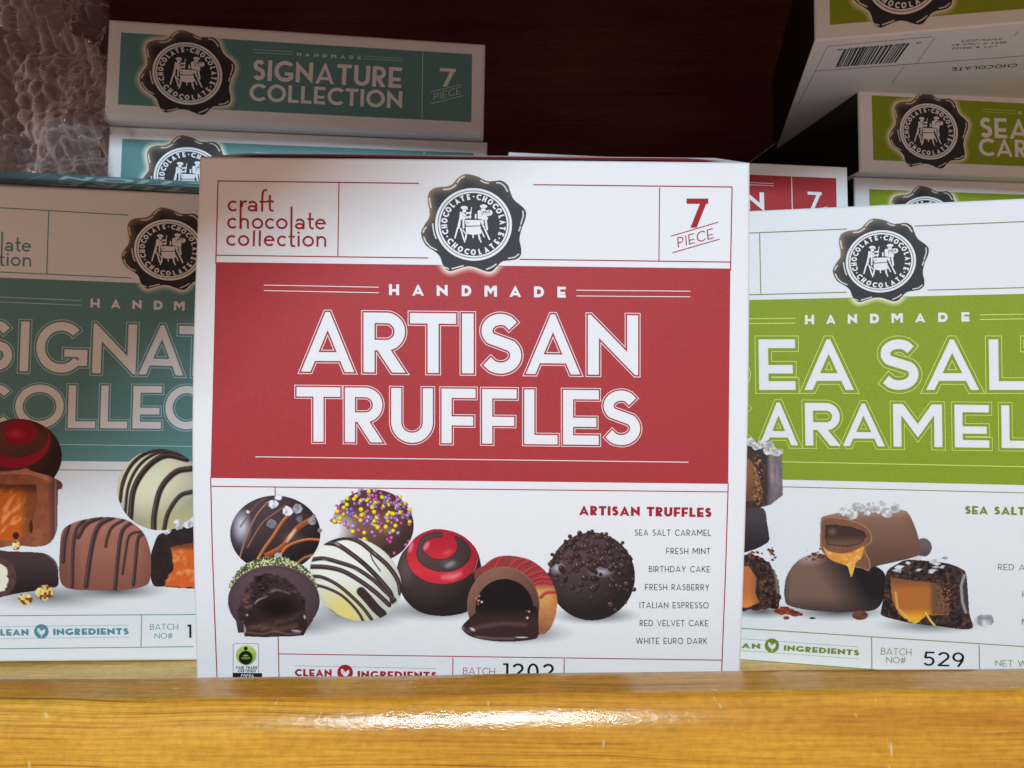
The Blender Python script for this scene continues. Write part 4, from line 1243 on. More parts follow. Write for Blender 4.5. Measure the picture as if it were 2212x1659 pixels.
# top panel of the red carton, seen edge-on
def slope_face(f, info, rise, depth):
    """frame of the top panel: along the front top edge, then up and back"""
    tl, tr = info["tl"], info["tr"]
    e = np.array((tr[0] - tl[0], 0.0, tr[1] - tl[1])); e /= np.linalg.norm(e)
    a = math.atan2(rise, depth); back = np.array((0.0, math.cos(a), math.sin(a))); back -= e * e.dot(back); back /= np.linalg.norm(back)
    nrm = np.cross(e, back)
    Rl = np.stack([e, -nrm, back], 1)
    return Face(f.R @ Rl, f.R @ np.array((tl[0], 0.0, tl[1])) + f.t)
f_red_top = slope_face(f_red, red_info, 13.6, 42)
front = lambda x: 337.5 + (x - 430) * .0105
pts = [(495, 1.0), (600, 1.0), (800, 1.0), (1000, 1.0), (1250, 1.0), (1568, 1.0)]
i = Ink(); i.add(np.array([(x, front(x) - d) for x, d in pts] + [(x, front(x) - d) for x, d in [(1480, 6.2), (1300, 5.6), (1000, 4.9), (700, 5.2), (560, 5.0)]]), [tuple(range(11))])
i.put("top_band", f_red_top, 1.5, M["red"], red)

# ================================================================== 2. the teal carton, front left
f_teal = Face(rotm(4.8, 0), (-121.5, 279.3, -98.2))
teal, teal_info = carton("chocolate_carton", "large teal and white carton standing upright in shadow at the left edge", "cartons standing upright at the front",
                 f_teal, [(-172, 392), (880, 437), (880, 1424), (-172, 1432.5)], 42, rise=15.0, radius=1.2)
l1, l2, l3 = Zm(0, 650, 2.765), Zm(0, 1200, 2.765), Zm(0, 1700, 1.765)
i = Ink(); i.quad((-130, l1(0, 1225)[1] - 4.5), (838, 275.5 + l1(0, 1225)[1] - 239), (838, 1001.5), (-130, 995.5), 10); i.V[-1][:] = i.V[-1]
i = Ink()
tlb = l1(0, 1225); trb = l1(2150, 1309)
sl = (trb[1] - tlb[1]) / (trb[0] - tlb[0])
i.quad((-132, tlb[1] - 132 * sl), (838, tlb[1] + 838 * sl), (838, 1003), (-132, 993), 8)
i.put("colour_band", f_teal, 1, M["teal"], teal)
i = Ink()
i.line((-132, l1(0, 465)[1] - 132 * .058), l1(1400, 546), 2.0); i.line((455, 470), (838, 489), 2.0)
i.line(l1(532, 500), l1(510, 1187), 2.0); i.line((-132, l1(0, 1165)[1] - 132 * .045), l1(1430, 1229), 2.0); i.line((455, 613), (838, 630), 2.0)
i.line((-132, l1(0, 465)[1] - 132 * .058), (-132, 1400), 2.0); i.line((838, 489), (838, 1404), 2.0)
i.line((-132, l3(0, 258)[1]), l3(872, 268), 1.7); i.line(l3(0, 1278), l3(1332, 1270), 1.7); i.line(l3(1332, 1270), (838, 1321), 1.7); i.line((-132, 1330.5), l3(0, 1278), 1.7)
i.line((-132, 1403.5), l3(0, 1508), 1.7); i.line(l3(0, 1508), l3(1345, 1493), 1.7); i.line(l3(985, 1272), l3(980, 1494), 1.7)
i.put("frame_lines", f_teal, 1.4, M["teal_line"], teal)
title(teal, f_teal, 2, [
    ([(c, l2(a, 0)[0], l2(b, 0)[0]) for c, a, b in (("S", -235, 128), ("I", 213, 306), ("G", 388, 945), ("N", 1003, 1475), ("A", 1508, 1995), ("T", 1935, 2350), ("U", 2420, 2830), ("R", 2890, 3260), ("E", 3330, 3660))], l2(0, 716)[1] - 235 * .028 * .1984, .0275, 540 * .19841, .038),
    ([(c, l2(a, 0)[0], l2(b, 0)[0]) for c, a, b in (("C", -300, 130), ("O", 162, 688), ("L", 738, 1035), ("L", 1092, 1384), ("E", 1442, 1752), ("C", 1795, 2260), ("T", 2290, 2650), ("I", 2710, 2795), ("O", 2850, 3370), ("N", 3430, 3830))], l2(0, 1332)[1], .008, 463 * .19841, .03)],
    .172, (.038, .052), M["white_ink"], M["teal_pale"], px=.8)
i = Ink()
for k, (ch, a, b) in enumerate((("H", 985, 1085), ("A", 1210, 1311), ("N", 1442, 1541), ("D", 1675, 1770), ("M", 1893, 2010), ("A", 2125, 2235), ("D", 2365, 2460), ("E", 2590, 2670))):
    p = l1(a, 1550 + (a - 985) * .034); c = 98 * .19841
    i.letter(ch, p, (c, .034 * c), (.03 * c, -c), .27, W=(b - a) / 98.0, px=.45)
i.put("handmade_lettering", f_teal, 2, M["white_ink"], teal)
i = Ink()
for a, b in ((l1(-420, 1418), l1(885, 1475)), (l1(-420, 1472), l1(885, 1527)), (l1(2790, 1600), l1(4000, 1650)), (l1(2790, 1652), l1(4000, 1702)), (l3(-150, 80), l3(1320, 101)), (l3(1320, 101), (800, 966))):
    i = Ink(); i.line(a, b, 1.5); i.put("band_rule", f_teal, 2, M["teal_pale"], teal)
# small heading (its right end shows)
lz = K / 2.765
craft(teal, f_teal, 1.4, M["teal_line"], (l1(0, 0)[0] - 895 * lz * 1.03, l1(0, 0)[1] + 166 * lz - 2.0), (lz * 1.06, lz * .026), (-lz * .02, lz * 1.06), only=None)
i = Ink(); c = l3(0, 0)
clean_row(teal, f_teal, 1.4, M["teal_line"], [(l3(-150, 1357), l3(895, 1343)), (l3(-150, 1439), l3(895, 1427))],
          [("CLEAN", l3(-55, 1417), (253 / 1.765 * K, -.3), 45 / 1.765 * K, 253 / 1.765 * K), ("INGREDIENTS", l3(370, 1413), (525 / 1.765 * K, -1.2), 45 / 1.765 * K, 525 / 1.765 * K)], (*l3(288, 1387), 50 / 1.765 * K))
i = Ink(); i.text("BATCH", l3(1043, 1377), (1, -.005), 42 / 1.765 * K, .10, .14, length=196 / 1.765 * K, px=.4); i.text("NO#", l3(1075, 1437), (1, -.005), 38 / 1.765 * K, .10, .12, length=124 / 1.765 * K, px=.4)
i.put("batch_lettering", f_teal, 1.4, M["teal_line"], teal)
i = Ink(); i.text("1", l3(1303, 1432), (1, -.005), 92 / 1.765 * K, .16, px=.5); i.put("batch_number", f_teal, 1.4, M["black"], teal)
seal(teal, f_teal, 2.6, 364.5, 540, 74.6, 65.8, seen(TEAL_A), .03, h=1.0, halo_to=lambda X, Y: tlb[1] + X * sl + .3 - Y)
# top panel with its upside-down name, tilted towards the aisle
f_teal_top = slope_face(f_teal, teal_info, 15.0, 42)
t1 = lambda x, y: (x * .19841, 356.6 + y * .19841)
i = Ink(); V = [t1(-500, 165), t1(-60, 60), t1(2150, 180), t1(4300, 300), t1(4300, 412), t1(2150, 305), t1(0, 195)]
i.add(np.array(V), [tuple(range(7))]); i.put("top_band", f_teal_top, 1, M["teal"], teal)
i = Ink()
i.text("SIGNATURE", (t1(4050, 353)), (-1, -.052), 22.0, .2, .16, length=(4050 - 640) * .19841, px=.4, up=(-.90, .43))
i.text("COLLECTION", (t1(4140, 300)), (-1, -.052), 19.0, .2, .16, length=(4140 - 700) * .19841, px=.4, up=(-.90, .43))
i.line(t1(545, 92), t1(180, 203), 1.0)
i.put("top_lettering", f_teal_top, 2, M["teal_pale"], teal)

# printed chocolates of the teal carton
c3 = K / 1.765
shadows(teal, f_teal, 1.2, [(110, 1290, 150, 30, .45), (250, 1276, 120, 22, .6)])
def t_spiral(X, Y):
    cx, cy = l3(130, 170); body = ell(X, Y, cx, cy, 302 * c3, 262 * c3); u, v = (X - cx) / (302 * c3), (Y - cy) / (262 * c3)
    C = shade((92, 52, 46), u, v, np.sqrt(np.clip(1 - u * u - v * v, 0, 1)), .45, 1.2)
    def E(a, b, ra, rb): p = l3(a, b); return ell(X, Y, p[0], p[1], ra * c3, rb * c3)
    rf = np.minimum(np.maximum(E(90, 60, 262, 190), -E(100, 28, 235, 152)), E(145, 5, 118, 84))
    C = mixc(C, (150, 26, 44), cov(rf, 2)); C = mixc(C, (204, 60, 76), np.clip(1 - np.hypot((X - l3(110, 0)[0]) / 26, (Y - l3(0, 15)[1]) / 14), 0, 1))
    C = mixc(C, (128, 64, 60), np.clip(1 - np.hypot((u - .55) / .3, (v + .45) / .4), 0, 1) * .5)
    return C, body
picture("printed_chocolate", f_teal, 2.6, teal, -60, 905, 140, 1092, 1.0, t_spiral, "dark chocolate print with a dull red spiral on top")
def t_caramel(X, Y):
    out = poly(X, Y, smooth_closed(l3((-120,300),(0,272),(130,262),(180,245),(230,275),(330,300),(425,345),(432,395),(405,410),(402,520),(395,690),(340,780),(240,800),(120,790),(-120,770)), 4))
    C = mixc(solid(X, (168, 98, 64)), (120, 62, 42), fbm(X, Y, 16, 4)); C = mixc(C, (204, 150, 122), np.clip(1 - np.abs(poly(X, Y, l3((0,290),(200,290),(330,330),(410,370),(410,340),(200,262))) + 1) / 4, 0, 1) * .6)
    C = mixc(C, (98, 60, 48), np.clip((X - l3(330, 0)[0]) / 14, 0, 1)); C = mixc(C, (160, 130, 118), np.clip(1 - np.abs(X - l3(388, 0)[0]) / 4, 0, 1) * .6)
    win = poly(X, Y, l3((-100,360),(250,368),(262,420),(240,600),(215,690),(120,755),(-100,750)))
    t = fbm(X * .8 + Y * .5, Y * .4, 9, 17)
    W_ = mixc(solid(X, (196, 92, 30)), (236, 148, 78), np.clip((t - .5) * 4, 0, 1)); W_ = mixc(W_, (110, 60, 32), np.clip((X - l3(130, 0)[0]) / 20, 0, 1) * .8); W_ = mixc(W_, (74, 40, 28), np.clip((l3(0, 430)[1] - Y) / 14, 0, 1) * .8)
    k = cov(win, 2)[..., None]; C = C * (1 - k) + W_ * k
    for x, y, rx, ry in ((112, 722, 22, 26), (218, 660, 12, 45)): p = l3(x, y); C = mixc(C, (62, 32, 24), cov(ell(X, Y, p[0], p[1], rx * c3, ry * c3), 2))
    return C, out
picture("printed_chocolate", f_teal, 2.8, teal, -45, 1000, 142, 1190, 1.0, t_caramel, "milk chocolate print cut open on orange caramel")
def t_cream(X, Y):
    out = poly(X, Y, smooth_closed(l3((-120,830),(60,830),(240,835),(330,850),(395,910),(408,1000),(405,1070),(330,1092),(150,1120),(-120,1140)), 4))
    C = mixc(solid(X, (72, 52, 52)), (44, 31, 31), np.clip((Y - l3(0, 900)[1]) / 60, 0, 1))
    C = mixc(C, (150, 136, 134), np.clip(1 - np.abs(path(X, Y, l3((320,850),(380,890),(412,960)), 1, False)) / 3, 0, 1) * .4)
    ring_ = ell(X, Y, *l3(10, 1010), 104 * c3, 132 * c3)
    C = mixc(C, np.array((92, 66, 58)), cov(ring_, 2)); C = mixc(C, (44, 28, 26), np.clip(.6 - fbm(X, Y, 4, 40), 0, 1) * cov(ring_, 2))
    C = mixc(C, (232, 222, 200), cov(ell(X, Y, *l3(-6, 1015), 62 * c3, 100 * c3) + (vnoise(X, Y, 6, 2) - .5) * 5, 2))
    return C, out
picture("printed_chocolate", f_teal, 2.2, teal, -45, 1180, 132, 1290, 1.0, t_cream, "dark chocolate print with a cream centre")
def t_square(X, Y):
    out = poly(X, Y, smooth_closed(l3((432,690),(500,635),(600,605),(720,590),(840,600),(910,625),(990,690),(1030,770),(1052,880),(1044,1030),(1000,1075),(880,1098),(700,1104),(520,1098),(440,1072),(412,1000),(415,830)), 4))
    xx = np.clip((X - l3(415, 0)[0]) / (l3(1050, 0)[0] - l3(415, 0)[0]), 0, 1); yy = np.clip((Y - l3(0, 590)[1]) / (l3(0, 1100)[1] - l3(0, 590)[1]), 0, 1)
    C = mixc(solid(X, (160, 100, 82)), (84, 54, 46), np.clip(.55 - xx * 2.2, 0, 1)); C = mixc(C, (190, 136, 118), np.clip(.30 - yy, 0, 1) * 1.5); C = mixc(C, (112, 66, 54), np.clip(yy - .45, 0, 1)); C = mixc(C, (124, 74, 60), np.clip(xx - .85, 0, 1) * 4)
    for pts, w in [(((590,608),(530,680),(508,820),(502,1075)), 7), (((705,592),(600,640),(545,730)), 9), (((790,590),(690,650),(640,790),(598,1072)), 10), (((860,612),(780,660),(745,740),(735,795)), 6), (((925,620),(850,690),(822,860),(800,1090)), 8), (((985,690),(900,720),(872,850),(852,985)), 5), (((1005,700),(960,740),(945,880),(928,1060)), 7), (((480,650),(450,760),(440,900)), 8)]:
        C = strokes(C, X, Y, l3(*pts), w, (62, 42, 38), (120, 98, 92))
    return C, out
picture("printed_chocolate", f_teal, 2.7, teal, 124, 1112, 332, 1280, .9, t_square, "square milk chocolate print with dark drizzled lines")
def t_egg(X, Y):
    cx, cy = l3(1115, 402); nx, ny, nz, d = dome(X, Y, cx, cy, 300 * c3, 284 * c3)
    C = shade((244, 232, 196), nx, ny, nz, .66, 1.02); C = mixc(C, (214, 192, 110), np.clip(ny - .25, 0, 1) * np.clip(nx + .7, 0, 1))
    for pts, w in [(((1250,150),(1100,125),(950,190),(860,330),(835,480)), 7), (((1290,165),(1120,140),(980,220),(895,370),(870,560)), 6), (((1300,190),(1150,165),(1020,250),(930,400),(905,600)), 12), (((1330,255),(1220,280),(1120,390),(1075,560),(1068,690)), 12), (((1340,415),(1250,445),(1170,560),(1140,680)), 9), (((1000,150),(900,250),(845,400)), 5)]:
        C = strokes(C, X, Y, l3(*pts), w, (52, 38, 36), (116, 100, 98))
    return C, d
picture("printed_chocolate", f_teal, 2.4, teal, 252, 966, 446, 1150, .9, t_egg, "round white chocolate print with dark lines")
def t_right(X, Y):
    out = poly(X, Y, smooth_closed(l3((1085,740),(1130,700),(1230,665),(1340,650),(1420,680),(1430,1080),(1340,1090),(1140,1078),(1060,1060),(1040,900)), 4))
    C = mixc(solid(X, (58, 40, 38)), (36, 26, 26), fbm(X, Y, 10, 5))
    w = poly(X, Y, l3((1190,800),(1330,770),(1430,780),(1420,1085),(1140,1075),(1160,1020),(1205,950))) + (vnoise(X, Y, 7, 6) - .5) * 4
    t = fbm(X, Y, 14, 9); O = mixc(solid(X, (212, 96, 38)), (232, 140, 82), np.clip((t - .5) * 4, 0, 1)); O = mixc(O, (120, 66, 40), np.clip((l3(0, 830)[1] - Y) / 10, 0, 1))
    k = cov(w, 2)[..., None]; C = C * (1 - k) + O * k
    for x, y, r in ((1240, 640, 48), (1160, 685, 34), (1310, 640, 40)): p = l3(x, y); C = crystal(C, X, Y, p[0], p[1], r * c3, 7 + x, (226, 224, 222))
    f = out
    for x, y, r in ((1240, 640, 48), (1310, 640, 40)): p = l3(x, y); f = np.minimum(f, np.hypot(X - p[0], Y - p[1]) - r * c3 * .75)
    return C, f
picture("printed_chocolate", f_teal, 2.5, teal, 318, 1118, 448, 1278, 1.0, t_right, "dark salted chocolate print with orange filling")
for k, (x, y, rx, ry) in enumerate(((115, 788, 34, 38), (178, 1160, 60, 42), (312, 1112, 66, 60))):
    p = l3(x, y); g = np.random.default_rng(60 + k)
    pts = [(p[0] + rx * c3 * g.uniform(.75, 1.1) * math.cos(6.283 * q / 9), p[1] + ry * c3 * g.uniform(.75, 1.1) * math.sin(6.283 * q / 9)) for q in range(9)]
    def nut(X, Y):
        t = vnoise(X, Y, 5, 80 + k); C = mixc(solid(X, (226, 190, 104)), (128, 70, 34), np.clip((t - .45) * 6, 0, 1)); C = mixc(C, (240, 224, 164), np.clip((.3 - t) * 6, 0, 1))
        return C, poly(X, Y, pts)
    picture("printed_nut", f_teal, 3.2, teal, p[0] - 24, p[1] - 24, p[0] + 24, p[1] + 24, .8, nut)

# ================================================================== 3. the green carton, front right
gy = math.tan(math.radians(13.0))
f_green = Face(rotm(-13.0), (120, 300.6 - gy * 120, -98.5))
green, _ = carton("chocolate_carton", "lime green and white salted caramel carton standing upright at the right", "cartons standing upright at the front",
                  f_green, [(1389, 465), (2518, 413.5), (2518, 1521), (1389, 1431)], 42, rise=4.0, radius=1.2)
g1, g2, g3 = Zm(2900, 700, 1.954), Zm(2900, 1300, 1.954), Zm(2880, 1900, 1.92)
def bt(x): a, b = g1(116, 940), g1(2212, 893); return a[1] + (x - a[0]) * (b[1] - a[1]) / (b[0] - a[0])
def bb(x): a, b = g2(360, 1150), g2(2212, 1192); return a[1] + (x - a[0]) * (b[1] - a[1]) / (b[0] - a[0])
i = Ink(); i.quad((1432, bt(1432)), (2470, bt(2470)), (2470, bb(2470)), (1432, bb(1432)), 4); i.put("colour_band", f_green, 1, M["green"], green)
i = Ink()
def ext(p, q, xa, xb, w):
    s = (q[1] - p[1]) / (q[0] - p[0]); i.line((xa, p[1] + (xa - p[0]) * s), (xb, p[1] + (xb - p[0]) * s), w)
ext(g1(116, 425), g1(2212, 337), 1432, g1(850, 0)[0], 2.0); ext(g1(116, 425), g1(2212, 337), g1(1370, 0)[0], 2470, 2.0)
ext(g1(116, 900), g1(2212, 845), 1432, g1(850, 0)[0], 2.0); ext(g1(116, 900), g1(2212, 845), g1(1470, 0)[0], 2470, 2.0)
i.line(g1(178, 425), g1(187, 898), 2.0); i.line((2470, 468), (2470, 1480), 2.0); i.line((1432, 512), (1436, 1410), 2.0)
ext(g2(362, 1205), g2(2212, 1252), 1432, 2470, 1.8)
ext(g3(90, 1103), g3(2212, 1240), 1436, 2470, 1.9); ext(g3(78, 1338), g3(1060, 1412), 1436, 2470, 1.9)
i.line(g3(1060, 1167), g3(1062, 1412), 1.9); i.line(g3(1872, 1225), g3(1876, 1475), 1.9)
i.put("frame_lines", f_green, 1.4, M["green_line"], green)
title(green, f_green, 2, [
    ([(c, g2(a, 0)[0], g2(b, 0)[0]) for c, a, b in (("S", -210, 82), ("E", 174, 455), ("A", 522, 903), ("S", 1100, 1402), ("A", 1458, 1866), ("L", 1945, 2220), ("T", 2215, 2560))], g2(0, 460)[1], 0.0, 389 * K / 1.954, -.015),
    ([(c, g2(a, 0)[0], g2(b, 0)[0]) for c, a, b in (("C", -190, 108), ("A", 178, 474), ("R", 530, 805), ("A", 818, 1142), ("M", 1208, 1584), ("E", 1680, 1945), ("L", 2040, 2285), ("S", 2340, 2600))], g2(0, 878)[1], .0125, 328 * K / 1.954, -.015)],
    .188, (.062, .074), M["white_ink"], M["green_pale"], px=.8)
i = Ink()
for ch, a, b in (("H", 527, 597), ("A", 688, 762), ("N", 856, 927), ("D", 1027, 1096), ("M", 1192, 1280), ("A", 1373, 1452), ("D", 1551, 1624), ("E", 1730, 1792)):
    c = 72 * K / 1.954; i.letter(ch, g1(a, 1128 - (a - 527) * .0175), (c, -.0175 * c), (-.01 * c, -c), .28, W=(b - a) / 72.0, px=.45)
i.put("handmade_lettering", f_green, 2, M["white_ink"], green)
i = Ink()
for a, b in ((g1(-250, 1088), g1(452, 1081)), (g1(-250, 1126), g1(452, 1118)), (g1(1872, 1055), g1(2600, 1042)), (g1(1872, 1091), g1(2600, 1079)), (g2(-200, 1001), g2(2500, 1056))):
    i = Ink(); i.line(a, b, 1.6); i.put("band_rule", f_green, 2, M["green_pale"], green)
seal(green, f_green, 2.6, 1902.6, 564.7, 75.8, 67.2, seen(GREEN_A), -.03, h=1.0, halo_to=lambda X, Y: bt(X) + .3 - Y)
i = Ink(); i.text("SEA SALT", g3(1765, 238), (1, .02), 62 * K / 1.92, .25, .12, length=452 * K / 1.92, px=.42); i.put("list_heading", f_green, 1.4, M["green_line"], green)
i = Ink(); i.text("RED A", g3(2015, 660), (1, .025), 46 * K / 1.92, .1, .2, length=202 * K / 1.92, px=.36); i.text("H", g3(2198, 868), (1, .02), 46 * K / 1.92, .1, px=.36); i.text("M", g3(2196, 1075), (1, .02), 46 * K / 1.92, .1, px=.36)
i.put("flavour_list", f_green, 1.4, M["charcoal"], green)
g_ = K / 1.92
clean_row(green, f_green, 1.4, M["green_line"], [(g3(-120, 1166), g3(965, 1243)), (g3(-120, 1255), g3(965, 1333))],
          [("CLEAN", g3(-110, 1240), (326, 18), 40 * g_, 326 * g_), ("INGREDIENTS", g3(395, 1270), (570, 38), 42 * g_, 570 * g_)], (*g3(306, 1232), 54 * g_))
i = Ink(); i.text("BATCH", g3(1130, 1300), (1, .03), 52 * g_, .10, .14, length=230 * g_, px=.4); i.text("NO#", g3(1170, 1364), (1, .03), 48 * g_, .10, .12, length=146 * g_, px=.4); i.text("NET W", g3(1995, 1388), (1, .02), 48 * g_, .10, .16, length=240 * g_, px=.4)
i.put("batch_lettering", f_green, 1.4, M["green_line"], green)
i = Ink(); i.text("529", g3(1447, 1384), (1, .03), 108 * g_, .125, .14, length=310 * g_, px=.5); i.put("batch_number", f_green, 1.4, M["black"], green)

shadows(green, f_green, 1.2, [(*g3(230, 975), 300 * g_, 60 * g_, .6), (*g3(800, 975), 420 * g_, 75 * g_, .7), (*g3(1500, 1080), 420 * g_, 70 * g_, .5)])
def g_block(X, Y):
    P = lambda *p: g2(*p)
    out = poly(X, Y, P((-40,870),(120,845),(220,850),(300,900),(352,945),(358,1270),(262,1345),(180,1365),(-40,1360)))
    C = mixc(solid(X, (150, 134, 136)), (92, 78, 80), np.clip(fbm(X * 2, Y * .6, 12, 3) * 1.3 - .3, 0, 1)); C = mixc(C, (62, 50, 52), np.clip((P(245, 0)[0] - X) / 10 + .5, 0, 1))
    fc = poly(X, Y, P((-40,925),(90,935),(190,970),(232,1050),(240,1250),(215,1345),(-40,1350)))
    F_ = mixc(solid(X, (78, 56, 50)), (56, 40, 38), fbm(X, Y, 5, 8)); k = cov(fc, 2)[..., None]; C = C * (1 - k) + F_ * k
    wn = poly(X, Y, P((-40,990),(100,990),(150,1060),(190,1180),(195,1310),(-40,1320)))
    k = cov(wn, 2)[..., None]; W_ = mixc(solid(X, (142, 92, 58)), (112, 72, 48), np.clip((Y - P(0, 1100)[1]) / 50, 0, 1)); C = C * (1 - k) + W_ * k
    t = vnoise(X, Y, 3, 19); C = mixc(C, (186, 130, 92), np.clip((t - .62) * 6, 0, 1) * np.clip(1.2 - np.abs(X - P(165, 0)[0]) / 14, 0, 1) * cov(fc, 2)); C = mixc(C, (46, 30, 26), np.clip((.3 - t) * 6, 0, 1) * np.clip(1.2 - np.abs(X - P(165, 0)[0]) / 14, 0, 1) * cov(fc, 2))
    f = out
    for k_, (x, y, r) in enumerate(((110, 862, 46), (190, 875, 44), (250, 885, 50), (300, 940, 44), (340, 935, 28), (240, 930, 40), (150, 890, 40))): p = P(x, y); C = crystal(C, X, Y, p[0], p[1], r * K / 1.954, 90 + k_, (222, 214, 208)); f = np.minimum(f, np.hypot(X - p[0], Y - p[1]) - r * K / 1.954 * .8)
    return C, f
picture("printed_chocolate", f_green, 2.8, green, 1575, 940, 1700, 1105, .9, g_block, "tall filled chocolate print topped with salt flakes")
def g_dark(X, Y):
    out = poly(X, Y, smooth_closed(g3((0,185),(120,180),(245,195),(270,300),(288,430),(250,470),(180,505),(60,540),(0,540)), 3))
    C = mixc(solid(X, (74, 60, 64)), (40, 32, 34), np.clip((Y - g3(0, 280)[1]) / 60, 0, 1) * .8 + np.clip((g3(150, 0)[0] - X) / 40, 0, 1) * .3)
    return C, out
picture("printed_chocolate", f_green, 2.4, green, 1575, 1090, 1668, 1200, 1.0, g_dark, "plain dark chocolate print squeezed in the tower")
def g_nutty(X, Y):
    out = poly(X, Y, g3((0,560),(120,540),(220,555),(290,600),(335,680),(362,760),(375,880),(352,950),(200,965),(0,975))) + (vnoise(X, Y, 5, 55) - .5) * 5
    t = fbm(X, Y, 5, 22); C = mixc(solid(X, (64, 44, 38)), (34, 24, 24), np.clip((.5 - t) * 6, 0, 1)); C = mixc(C, (122, 82, 60), np.clip((t - .6) * 6, 0, 1))
    C = mixc(C, (186, 178, 178), np.clip(1 - np.abs(path(X, Y, g3((300,600),(340,720),(350,830)), 1, False)) / 3, 0, 1) * .6)
    o = poly(X, Y, g3((-20,640),(130,630),(190,720),(180,840),(215,905),(120,945),(-20,948))); O = mixc(solid(X, (190, 110, 64)), (228, 134, 62), np.clip((Y - g3(0, 820)[1]) / 30, 0, 1)); O = mixc(O, (120, 74, 50), np.clip((X - g3(140, 0)[0]) / 20, 0, 1) * .7)
    k = cov(o, 2)[..., None]; C = C * (1 - k) + O * k
    f = out; g = np.random.default_rng(77)
    for _ in range(26):
        p = g3(g.uniform(130, 345), g.uniform(490, 590)); r = g.uniform(1.8, 4.2); rr = np.hypot(X - p[0], (Y - p[1]) * 1.2) - r
        C = mixc(C, np.array((134, 66, 48)) * g.uniform(.6, 1.2), cov(rr, 1)); f = np.minimum(f, rr)
    return C, f
picture("printed_chocolate", f_green, 2.6, green, 1575, 1170, 1692, 1330, .9, g_nutty, "dark nutty chocolate print with orange caramel")
def g_dome(X, Y):
    out = poly(X, Y, smooth_closed(g3((398,820),(412,720),(460,630),(530,570),(640,535),(800,560),(1000,600),(1140,660),(1175,760),(1150,880),(1090,960),(940,978),(760,978),(560,962),(430,930),(404,890)), 4))
    xx, yy = (X - g3(400, 0)[0]) / (770 * g_), (Y - g3(0, 540)[1]) / (440 * g_)
    C = mixc(solid(X, (122, 92, 80)), (34, 28, 30), np.clip((xx - .42 + .35 * (.6 - yy)) * 2.6, 0, 1)); C = mixc(C, (58, 44, 42), np.clip((yy - .72) * 3, 0, 1)); C = mixc(C, (176, 160, 156), np.clip(1 - np.hypot((xx - .24) / .2, (yy - .08) / .14), 0, 1) * .8)
    C = mixc(C, (50, 38, 36), np.clip((.06 - xx) * 10, 0, 1) * .7)
    f = out; g = np.random.default_rng(78)
    for _ in range(22):
        p = g3(g.uniform(560, 740), g.uniform(500, 590)); r = g.uniform(1.5, 4); rr = np.hypot(X - p[0], (Y - p[1]) * 1.2) - r
        C = mixc(C, np.array((140, 68, 50)) * g.uniform(.6, 1.15), cov(rr, 1)); f = np.minimum(f, rr)
    return C, f
picture("printed_chocolate", f_green, 2.5, green, 1688, 1170, 1920, 1326, 1.0, g_dome, "smooth milk chocolate dome print")
picture("printed_chocolate", f_green, 2.3, green, 1970, 1150, 2020, 1225, 1.0, lambda X, Y: (mixc(solid(X, (104, 90, 88)), (70, 58, 58), np.clip((Y - 1180) / 30, 0, 1)), ell(X, Y, *g3(1450, 490), 66 * g_, 72 * g_)))
